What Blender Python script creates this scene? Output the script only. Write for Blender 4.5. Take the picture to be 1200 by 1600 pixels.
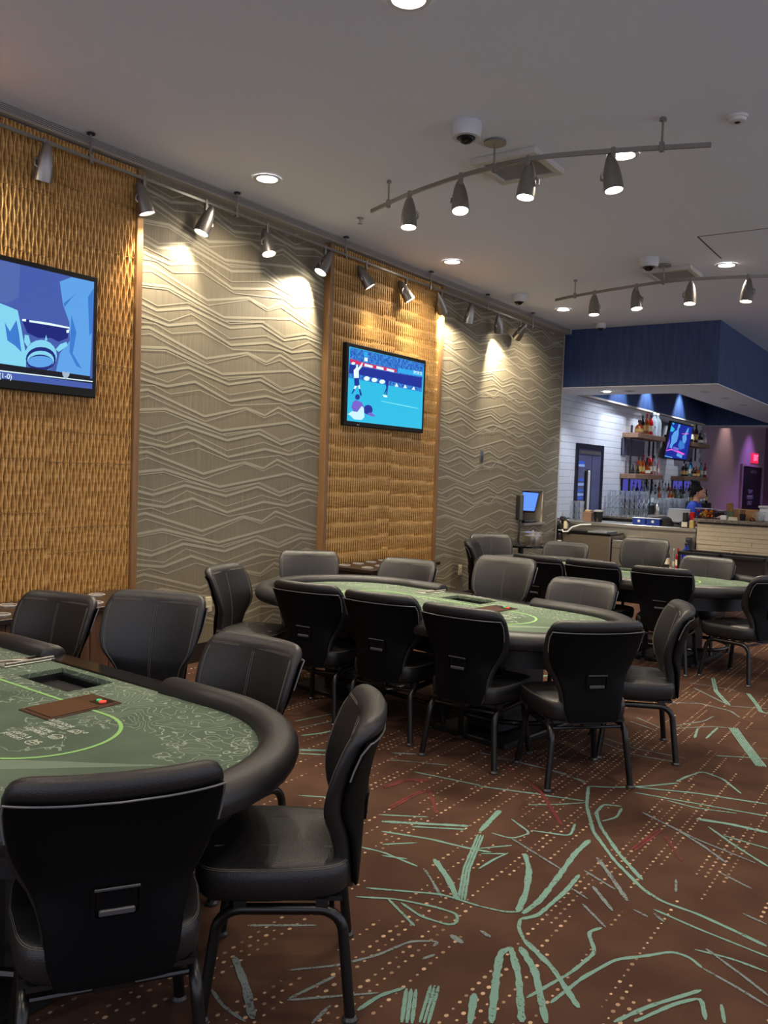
import bpy, bmesh, math, random
from mathutils import Vector, Matrix, Quaternion
from mathutils.geometry import tessellate_polygon
for o in list(bpy.data.objects): bpy.data.objects.remove(o)
SC = bpy.context.scene
COL = SC.collection
PI = math.pi
random.seed(7)

# ------------------------------------------------------------------ camera
cam_d = bpy.data.cameras.new('camera')
cam = bpy.data.objects.new('camera', cam_d)
COL.objects.link(cam)
YAW, PITCH, ROLL, CAM_H = 0.59792379, -0.04820451, 0.03431406, 1.62
_f = Vector((-math.sin(YAW)*math.cos(PITCH), math.cos(YAW)*math.cos(PITCH), math.sin(PITCH)))
_r = Vector((math.cos(YAW), math.sin(YAW), 0))
_u = _r.cross(_f)
_r2 = _r*math.cos(ROLL) + _u*math.sin(ROLL)
_u2 = _u*math.cos(ROLL) - _r*math.sin(ROLL)
M = Matrix((( _r2.x, _u2.x, -_f.x, 0), (_r2.y, _u2.y, -_f.y, 0), (_r2.z, _u2.z, -_f.z, CAM_H), (0, 0, 0, 1)))
cam.matrix_world = M
cam_d.sensor_fit = 'VERTICAL'
cam_d.sensor_height = 32.0
cam_d.sensor_width = 24.0
cam_d.lens = 1341.52*32.0/1600.0
cam_d.clip_start = 0.05
cam_d.clip_end = 100
SC.camera = cam

# ------------------------------------------------------------------ world, exposure
wd = bpy.data.worlds.new('world')
SC.world = wd
wd.use_nodes = True
bg = wd.node_tree.nodes['Background']
bg.inputs[0].default_value = (0.80, 0.83, 1.0, 1)
bg.inputs[1].default_value = 0.88
SC.view_settings.view_transform = 'Standard'
SC.view_settings.look = 'None'
SC.view_settings.gamma = 1
SC.view_settings.use_curve_mapping = False
SC.view_settings.exposure = 0.5
E_DOWN = 62.0      # recessed downlights, watts
E_TRACK = 75.0     # curved-track heads
E_WALL = 80.0      # heads washing the wall
E_BAR = 165.0       # lamps over the bar

# ------------------------------------------------------------------ helpers
def lin(c):
    return tuple((x/12.92 if x <= 0.04045 else ((x+0.055)/1.055)**2.4) for x in [v/255.0 for v in c])

MATS = {}
def mat(name, rgb=(128,128,128), rough=0.5, metal=0.0, emit=None, strength=1.0, trans=0.0, spec=0.5, bump=None, coat=0.0):
    if name in MATS: return MATS[name]
    m = bpy.data.materials.new(name); m.use_nodes = True
    b = m.node_tree.nodes['Principled BSDF']
    b.inputs['Base Color'].default_value = (*lin(rgb), 1)
    b.inputs['Roughness'].default_value = rough
    b.inputs['Metallic'].default_value = metal
    b.inputs['Specular IOR Level'].default_value = spec
    b.inputs['Transmission Weight'].default_value = trans
    if coat: b.inputs['Coat Weight'].default_value = coat
    if emit is not None:
        b.inputs['Emission Color'].default_value = (*lin(emit), 1)
        b.inputs['Emission Strength'].default_value = strength
    if bump:
        N = m.node_tree; sc, st = bump
        t = N.nodes.new('ShaderNodeTexNoise'); t.inputs['Scale'].default_value = sc; t.inputs['Detail'].default_value = 4
        c = N.nodes.new('ShaderNodeTexCoord'); N.links.new(c.outputs['Object'], t.inputs['Vector'])
        p = N.nodes.new('ShaderNodeBump'); p.inputs['Strength'].default_value = st; p.inputs['Distance'].default_value = 0.01
        N.links.new(t.outputs['Fac'], p.inputs['Height']); N.links.new(p.outputs['Normal'], b.inputs['Normal'])
    MATS[name] = m
    return m

class NT:
    """tiny node-tree writer"""
    def __init__(s, m): s.t = m.node_tree; s.b = s.t.nodes['Principled BSDF']
    def n(s, typ, **kw):
        o = s.t.nodes.new(typ)
        for k, v in kw.items(): setattr(o, k, v)
        return o
    def set(s, sock, v):
        if hasattr(v, 'is_output') or isinstance(v, bpy.types.NodeSocket): s.t.links.new(v, sock)
        else: sock.default_value = v
    def math(s, op, a, b=0.0, c=None, clamp=False):
        o = s.n('ShaderNodeMath', operation=op, use_clamp=clamp)
        s.set(o.inputs[0], a); s.set(o.inputs[1], b)
        if c is not None: s.set(o.inputs[2], c)
        return o.outputs[0]
    def mix(s, f, a, b):
        o = s.n('ShaderNodeMix', data_type='RGBA')
        s.set(o.inputs[0], f)
        s.set(o.inputs[6], a if hasattr(a, 'node') else (*lin(a), 1)); s.set(o.inputs[7], b if hasattr(b, 'node') else (*lin(b), 1))
        return o.outputs[2]
    def coord(s, kind='Object'): return s.n('ShaderNodeTexCoord').outputs[kind]
    def sep(s, v):
        o = s.n('ShaderNodeSeparateXYZ'); s.set(o.inputs[0], v); return o.outputs
    def comb(s, x, y, z=0.0):
        o = s.n('ShaderNodeCombineXYZ'); s.set(o.inputs[0], x); s.set(o.inputs[1], y); s.set(o.inputs[2], z); return o.outputs[0]
    def noise(s, v, scale, detail=2.0, rough=0.5):
        o = s.n('ShaderNodeTexNoise'); s.set(o.inputs['Vector'], v); o.inputs['Scale'].default_value = scale
        o.inputs['Detail'].default_value = detail; o.inputs['Roughness'].default_value = rough; return o.outputs['Fac']
    def white(s, v):
        o = s.n('ShaderNodeTexWhiteNoise', noise_dimensions='3D'); s.set(o.inputs['Vector'], v); return o.outputs['Value']
    def ramp(s, f, lo, hi):
        o = s.n('ShaderNodeMapRange'); s.set(o.inputs[0], f); o.inputs[1].default_value = lo; o.inputs[2].default_value = hi; return o.outputs[0]
    def bump(s, h, st=0.3, d=0.005):
        o = s.n('ShaderNodeBump'); o.inputs['Strength'].default_value = st; o.inputs['Distance'].default_value = d
        s.set(o.inputs['Height'], h); s.t.links.new(o.outputs['Normal'], s.b.inputs['Normal'])
    def color(s, c): s.set(s.b.inputs['Base Color'], c)

class MB:
    def __init__(s): s.v = []; s.f = []; s.m = []
    def add(s, vs, fs, mi=0):
        k = len(s.v); s.v += [tuple(p) for p in vs]
        for f in fs: s.f.append(tuple(i+k for i in f)); s.m.append(mi)
        return s
    def box(s, x0, x1, y0, y1, z0, z1, mi=0):
        vs = [(x0,y0,z0),(x1,y0,z0),(x1,y1,z0),(x0,y1,z0),(x0,y0,z1),(x1,y0,z1),(x1,y1,z1),(x0,y1,z1)]
        return s.add(vs, [(0,3,2,1),(4,5,6,7),(0,1,5,4),(1,2,6,5),(2,3,7,6),(3,0,4,7)], mi)
    def rbox(s, x0, x1, y0, y1, z0, z1, b=0.01, mi=0):
        pts = []
        for X, sx in ((x0,1),(x1,-1)):
            for Y, sy in ((y0,1),(y1,-1)):
                for Z, sz in ((z0,1),(z1,-1)):
                    pts += [(X, Y+sy*b, Z+sz*b), (X+sx*b, Y, Z+sz*b), (X+sx*b, Y+sy*b, Z)]
        bm = bmesh.new()
        for p in pts: bm.verts.new(p)
        bmesh.ops.convex_hull(bm, input=list(bm.verts))
        bmesh.ops.dissolve_limit(bm, angle_limit=0.02, verts=list(bm.verts), edges=list(bm.edges))
        bm.verts.index_update()
        s.add([v.co[:] for v in bm.verts], [tuple(v.index for v in f.verts) for f in bm.faces], mi)
        bm.free(); return s
    def tube(s, path, r, n=8, closed=False, mi=0):
        P = [Vector(p) for p in path]; N = len(P)
        rr = r if isinstance(r, (list, tuple)) else [r]*N
        up = Vector((0,0,1)); vs = []; prev = None
        for i in range(N):
            if closed: t = P[(i+1) % N]-P[i-1]
            else: t = P[min(i+1,N-1)]-P[max(i-1,0)]
            t.normalize()
            if prev is None:
                a = up if abs(t.z) < 0.9 else Vector((1,0,0))
                u = t.cross(a).normalized()
            else:
                u = (prev - t*prev.dot(t))
                if u.length < 1e-6: u = t.cross(Vector((1,0,0)))
                u.normalize()
            prev = u; w = t.cross(u)
            for k in range(n):
                a = 2*PI*k/n; vs.append(P[i]+(u*math.cos(a)+w*math.sin(a))*rr[i])
        fs = []
        for i in range(N if closed else N-1):
            j = (i+1) % N
            for k in range(n):
                l = (k+1) % n; fs.append((i*n+k, i*n+l, j*n+l, j*n+k))
        if not closed: fs.append(tuple(range(n-1,-1,-1))); fs.append(tuple((N-1)*n+k for k in range(n)))
        return s.add(vs, fs, mi)
    def lathe(s, prof, n=20, o=(0,0,0), mi=0, sx=1, sy=1, cap=True):
        vs = []; fs = []; K = len(prof)
        for r, z in prof:
            for k in range(n):
                a = 2*PI*k/n; vs.append((o[0]+r*sx*math.cos(a), o[1]+r*sy*math.sin(a), o[2]+z))
        for i in range(K-1):
            for k in range(n):
                l = (k+1) % n; fs.append((i*n+k, i*n+l, (i+1)*n+l, (i+1)*n+k))
        if cap:
            fs.append(tuple(range(n-1,-1,-1))); fs.append(tuple((K-1)*n+k for k in range(n)))
        return s.add(vs, fs, mi)
    def loft(s, rings, mi=0, cap=True):
        n = len(rings[0]); vs = [p for r in rings for p in r]; fs = []
        for i in range(len(rings)-1):
            for k in range(n):
                l = (k+1) % n; fs.append((i*n+k, i*n+l, (i+1)*n+l, (i+1)*n+k))
        if cap:
            fs.append(tuple(range(n-1,-1,-1))); fs.append(tuple((len(rings)-1)*n+k for k in range(n)))
        return s.add(vs, fs, mi)
    def poly(s, pts2, fn, mi=0):
        """flat polygon, tessellated; fn maps the 2-D point into space"""
        tris = tessellate_polygon([[Vector((p[0], p[1], 0)) for p in pts2]])
        return s.add([fn(*p) for p in pts2], [tuple(t) for t in tris], mi)
    def prism(s, pts2, z0, z1, mi=0):
        n = len(pts2); vs = [(p[0],p[1],z0) for p in pts2]+[(p[0],p[1],z1) for p in pts2]
        fs = [(k, (k+1) % n, n+(k+1) % n, n+k) for k in range(n)]
        fs += [tuple(range(n-1,-1,-1)), tuple(range(n,2*n))]
        return s.add(vs, fs, mi)
    def mesh(s, name, mats, smooth=False, recalc=True):
        me = bpy.data.meshes.new(name); me.from_pydata(s.v, [], s.f)
        for m in (mats if isinstance(mats, (list, tuple)) else [mats]): me.materials.append(m)
        me.polygons.foreach_set('material_index', s.m)
        if recalc:
            bm = bmesh.new(); bm.from_mesh(me); bmesh.ops.recalc_face_normals(bm, faces=list(bm.faces)); bm.to_mesh(me); bm.free()
        if smooth:
            me.polygons.foreach_set('use_smooth', [True]*len(me.polygons))
            try: me.set_sharp_from_angle(angle=math.radians(smooth if smooth is not True else 40))
            except Exception: pass
        me.update(); return me
    def build(s, name, mats, parent=None, smooth=False, recalc=True):
        o = bpy.data.objects.new(name, s.mesh(name, mats, smooth, recalc)); COL.objects.link(o)
        if parent is not None: o.parent = parent
        return o

def inst(name, me, parent=None, loc=None, rot=None):
    o = bpy.data.objects.new(name, me); COL.objects.link(o)
    if parent is not None: o.parent = parent
    if loc: o.location = loc
    if rot: o.rotation_euler = rot
    return o
def tag(o, label, cat, group=None, kind=None):
    o['label'] = label; o['category'] = cat
    if group: o['group'] = group
    if kind: o['kind'] = kind
    return o
def thing(name, label, cat, loc=(0,0,0), rz=0.0, group=None):
    o = bpy.data.objects.new(name, None); COL.objects.link(o)
    o.location = loc; o.rotation_euler = (0,0,rz); o.empty_display_size = 0.1
    return tag(o, label, cat, group)
def struct(o):
    o['kind'] = 'structure'; return o
def stuff(o):
    o['kind'] = 'stuff'; return o
def copy_tree(root, loc, rz, label=None, group=None):
    r = root.copy(); COL.objects.link(r); r.location = loc; r.rotation_euler = (0,0,rz)
    if label: r['label'] = label
    if group: r['group'] = group
    for ch in list(root.children):
        c = ch.copy(); COL.objects.link(c); c.parent = r
        for g in list(ch.children):
            d = g.copy(); COL.objects.link(d); d.parent = c
    return r
def interp(tab, z, k):
    for a, b in zip(tab, tab[1:]):
        if a[0] <= z <= b[0]:
            t = (z-a[0])/(b[0]-a[0]); return a[k]*(1-t)+b[k]*t
    return tab[0][k] if z < tab[0][0] else tab[-1][k]
def ribbon(mb, pts, w, fn, mi=0, taper=True, wob=0.0):
    """flat strip of width w along a 2-D polyline"""
    P = []
    for a, b in zip(pts, pts[1:]):
        n = max(4, int(math.hypot(b[0]-a[0], b[1]-a[1])/.02)) if wob else 4
        for q in range(n): P.append((a[0]+(b[0]-a[0])*q/n, a[1]+(b[1]-a[1])*q/n))
    P.append(pts[-1])
    for _ in range(2):
        P = [P[0]]+[((P[i-1][0]+2*P[i][0]+P[i+1][0])/4, (P[i-1][1]+2*P[i][1]+P[i+1][1])/4) for i in range(1, len(P)-1)]+[P[-1]]
    n = len(P); vs = []
    for i, p in enumerate(P):
        a = P[max(0,i-1)]; b = P[min(n-1,i+1)]; dx, dy = b[0]-a[0], b[1]-a[1]; l = math.hypot(dx,dy) or 1
        k = w/2*(1+wob*random.uniform(-1,1))
        if taper and (i == 0 or i == n-1): k *= .45
        vs += [fn(p[0]-dy/l*k, p[1]+dx/l*k), fn(p[0]+dy/l*k, p[1]-dx/l*k)]
    mb.add(vs, [(2*i,2*i+1,2*i+3,2*i+2) for i in range(n-1)], mi)

# ------------------------------------------------------------------ materials
LEATHER = mat('black_leather', (27,26,28), 0.40, spec=0.5, bump=(260,0.18))
SHELL = mat('black_vinyl', (4,4,6), 0.6, spec=0.12)
PIPING = mat('grey_piping', (104,104,107), 0.35)
STITCH = mat('tan_stitching', (92,87,80), 0.7)
TUBE = mat('black_steel_tube', (13,13,14), 0.32, spec=0.5)
GLIDE = mat('grey_glide', (70,70,72), 0.35, metal=0.6)
BLACK = mat('black_plastic', (12,12,13), 0.45)
BLACKG = mat('gloss_black', (8,8,9), 0.2)
NICKEL = mat('brushed_nickel', (150,146,140), 0.35, metal=0.9)
STEEL = mat('stainless_steel', (205,198,184), 0.32, metal=1.0)
WHITEP = mat('white_plastic', (205,205,205), 0.45)
CEIL = mat('ceiling_paint', (224,227,241), 0.9)
TRIMW = mat('cream_trim_paint', (186,178,166), 0.7)
LAMP = mat('lamp_glow', (255,255,255), 0.5, emit=(255,244,225), strength=14)
LAMPOFF = mat('lamp_glass_unlit', (60,58,56), 0.2)

def m_carpet():
    m = mat('carpet_brown', (80,54,42), 0.95, spec=0.1); N = NT(m)
    p = N.coord(); x, y, z = N.sep(p)
    n1 = N.noise(p, 3.0, 3); n2 = N.noise(p, 220.0, 2)
    base = N.mix(N.ramp(n1, .35, .7), (73,50,40), (90,65,51))
    base = N.mix(N.math('MULTIPLY', n2, .45), base, (34,22,17))
    cx = N.math('DIVIDE', x, .036); cy = N.math('DIVIDE', y, .041)
    ix = N.math('FLOOR', cx); iy = N.math('FLOOR', cy)
    fx = N.math('SUBTRACT', N.math('SUBTRACT', cx, ix), .5); fy = N.math('SUBTRACT', N.math('SUBTRACT', cy, iy), .5)
    d = N.math('ADD', N.math('POWER', N.math('ABSOLUTE', N.math('MULTIPLY', fx, 3.6)), 2.0), N.math('POWER', N.math('ABSOLUTE', N.math('MULTIPLY', fy, 3.2)), 2.0))
    dot = N.math('LESS_THAN', d, N.math('MULTIPLY_ADD', N.white(N.comb(ix, iy, 3.0)), .38, .12))
    row = N.math('GREATER_THAN', N.white(N.comb(ix, 0.0, 1.0)), .46)
    seg = N.math('GREATER_THAN', N.noise(N.comb(N.math('MULTIPLY', ix, 7.3), N.math('MULTIPLY', y, 1.1), 0.0), 1.0, 1), .49)
    k = N.math('MULTIPLY', N.math('MULTIPLY', dot, row), seg)
    k = N.math('MULTIPLY', k, N.math('MULTIPLY_ADD', N.white(N.comb(ix, iy, 9.0)), .65, .25))
    N.color(N.mix(k, base, (200,168,136)))
    N.bump(n2, .6, .004)
    return m
CARPET = m_carpet()
def m_stroke(name, rgb, thr):
    m = mat(name, rgb, 0.95, spec=0.1); N = NT(m); p = N.coord()
    n = N.noise(p, 90.0, 3, .7); n0 = N.noise(p, 9.0, 2)
    k = N.math('GREATER_THAN', N.math('ADD', n, N.math('MULTIPLY', n0, .35)), thr)
    N.color(N.mix(N.math('MULTIPLY', N.math('SUBTRACT', 1.0, k), .8), rgb, (70,52,44)))
    N.bump(n, .5, .004); return m
STROKES = [m_stroke('carpet_teal_yarn', (110,142,131), .54), m_stroke('carpet_slate_yarn', (112,122,122), .60), m_stroke('carpet_red_yarn', (122,50,54), .70)]

def m_wall():
    m = mat('taupe_wallpaper', (150,138,122), 0.75); N = NT(m); p = N.coord(); x, y, z = N.sep(p)
    st = N.noise(N.comb(0.0, N.math('MULTIPLY', y, 1.0), N.math('MULTIPLY', z, .02)), 130.0, 2)
    N.color(N.mix(N.ramp(st, .35, .7), (114,105,86), (132,123,101)))
    N.bump(st, .25, .002); return m
WALLP = m_wall()
WALLPRINT = mat('wallpaper_print', (158,150,128), 0.55)
def m_wood(name, a, b, scale=(1,1,1), rough=.5, bumpst=.25):
    m = mat(name, a, rough); N = NT(m); p = N.coord()
    mp = N.n('ShaderNodeMapping'); N.set(mp.inputs[0], p); mp.inputs['Scale'].default_value = scale
    n = N.noise(mp.outputs[0], 6.0, 5, .65); N.color(N.mix(N.ramp(n, .3, .72), a, b)); N.bump(n, bumpst, .003); return m
CARVED = m_wood('carved_oak', (216,172,104), (168,122,62), (1,1,9))
OAKTRIM = m_wood('oak_trim', (142,106,66), (118,84,50), (8,8,.6))
DARKWOOD = m_wood('dark_console_wood', (46,32,24), (28,19,14), (1,6,6), .35)
CONSFRONT = m_wood('console_front_wood', (98,66,44), (60,38,25), (6,6,.8), .5)
SHELFWOOD = m_wood('shelf_oak', (142,110,86), (108,80,60), (5,1,5), .6)
def m_blue(name, a, b):
    m = mat(name, a, .6); N = NT(m); p = N.coord(); x, y, z = N.sep(p)
    n = N.noise(N.comb(N.math('MULTIPLY', x, 1.0), y, N.math('MULTIPLY', z, .12)), 16.0, 3, .7)
    N.color(N.mix(N.ramp(n, .3, .75), a, b)); N.bump(n, .3, .004); return m
BLUE = m_blue('navy_textured_panel', (30,50,92), (52,80,122))
UNDER = mat('soffit_underside_paint', (236,234,236), .9)
TILE = mat('white_glazed_tile', (206,208,212), .12, spec=.6)
GROUT = mat('grey_grout', (110,112,116), .9)
STONE = m_wood('travertine_ledger', (206,192,164), (180,166,138), (2,8,8), .7)
GRANITE = m_wood('speckled_granite', (150,142,128), (70,64,58), (9,9,9), .2)
MAUVE = mat('mauve_wall_paint', (146,122,136), .85)
PLUM = mat('plum_wall_paint', (116,78,104), .85)
def m_felt():
    m = mat('printed_green_felt', (80,96,78), .95, spec=.15); N = NT(m); p = N.coord(); x, y, z = N.sep(p)
    n0 = N.noise(p, 2.2, 3); fine = N.noise(p, 300.0, 2)
    base = N.mix(N.ramp(n0, .3, .7), (80,94,80), (100,115,98))
    # pale water-like band printed along the players' side
    ax = N.math('ABSOLUTE', x)
    yb = N.math('SUBTRACT', N.math('ADD', y, N.math('ADD', .24, N.math('MULTIPLY', N.math('SUBTRACT', N.noise(p, 5.0, 3), .5), .03))), N.math('MULTIPLY', N.math('SUBTRACT', ax, .76), .9))
    band = N.math('LESS_THAN', N.math('ABSOLUTE', yb), N.math('MINIMUM', .055, N.math('MULTIPLY', N.math('SUBTRACT', 1.13, ax), .16)))
    base = N.mix(N.math('MULTIPLY', band, .55), base, (132,148,128))
    # contour lines of an invented terrain
    h = N.noise(p, 2.9, 3, .5)
    fr = N.math('FRACT', N.math('MULTIPLY', h, 30.0))
    ln = N.math('LESS_THAN', N.math('ABSOLUTE', N.math('SUBTRACT', fr, .5)), .055)
    side = N.math('GREATER_THAN', N.math('ADD', y, N.math('MULTIPLY', N.noise(p, 1.6, 2), .5)), .42)
    fr2 = N.math('FRACT', N.math('MULTIPLY', N.noise(p, 1.6, 5, .65), 5.0))
    ln2 = N.math('LESS_THAN', N.math('ABSOLUTE', N.math('SUBTRACT', fr2, .5)), .018)
    k = N.math('MAXIMUM', N.math('MULTIPLY', ln, side), N.math('MULTIPLY', ln2, .8))
    N.color(N.mix(N.math('MULTIPLY', k, .6), base, (176,186,166)))
    N.bump(fine, .2, .002); return m
FELT = m_felt()
LIME = mat('lime_print', (142,190,116), .9, spec=.1)
WPRINT = mat('white_print', (196,202,186), .9, spec=.1)
# ------------------------------------------------------------------ drawn patterns (metres, world floor / wall coordinates)
WP_LINES = [["t",[[4.268,1.675],[4.367,1.702],[4.954,1.543],[5.433,1.651],[5.672,1.602],[5.848,1.685],[6.423,1.524]]],["n",[[4.269,1.619],[4.376,1.656],[4.961,1.502],[5.44,1.636],[5.666,1.58],[5.85,1.642],[6.414,1.476]]],["t",[[4.266,1.537],[4.542,1.572],[5.143,1.438],[5.986,1.562],[6.42,1.471]]],["n",[[4.267,1.516],[4.534,1.55],[5.144,1.406],[5.624,1.478],[5.896,1.396],[6.203,1.471],[6.416,1.443]]],["n",[[4.265,1.461],[4.443,1.408],[4.744,1.485],[5.21,1.397],[5.609,1.471],[5.892,1.383],[6.19,1.458],[6.417,1.429]]],["t",[[4.266,1.419],[4.435,1.373],[4.763,1.448],[5.217,1.361],[5.603,1.44],[5.898,1.358],[6.205,1.43],[6.418,1.402]]],["n",[[4.267,1.368],[4.559,1.312],[4.783,1.406],[5.22,1.275],[5.663,1.365],[6.01,1.299],[6.245,1.392],[6.415,1.345]]],["t",[[4.268,1.322],[4.551,1.278],[4.842,1.344],[5.233,1.223],[5.688,1.307],[6.011,1.266],[6.3,1.322],[6.415,1.288]]],["n",[[4.267,1.256],[4.42,1.273],[4.588,1.222],[4.891,1.283],[5.255,1.189],[5.878,1.257],[6.038,1.206],[6.342,1.267],[6.414,1.257]]]]
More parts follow.
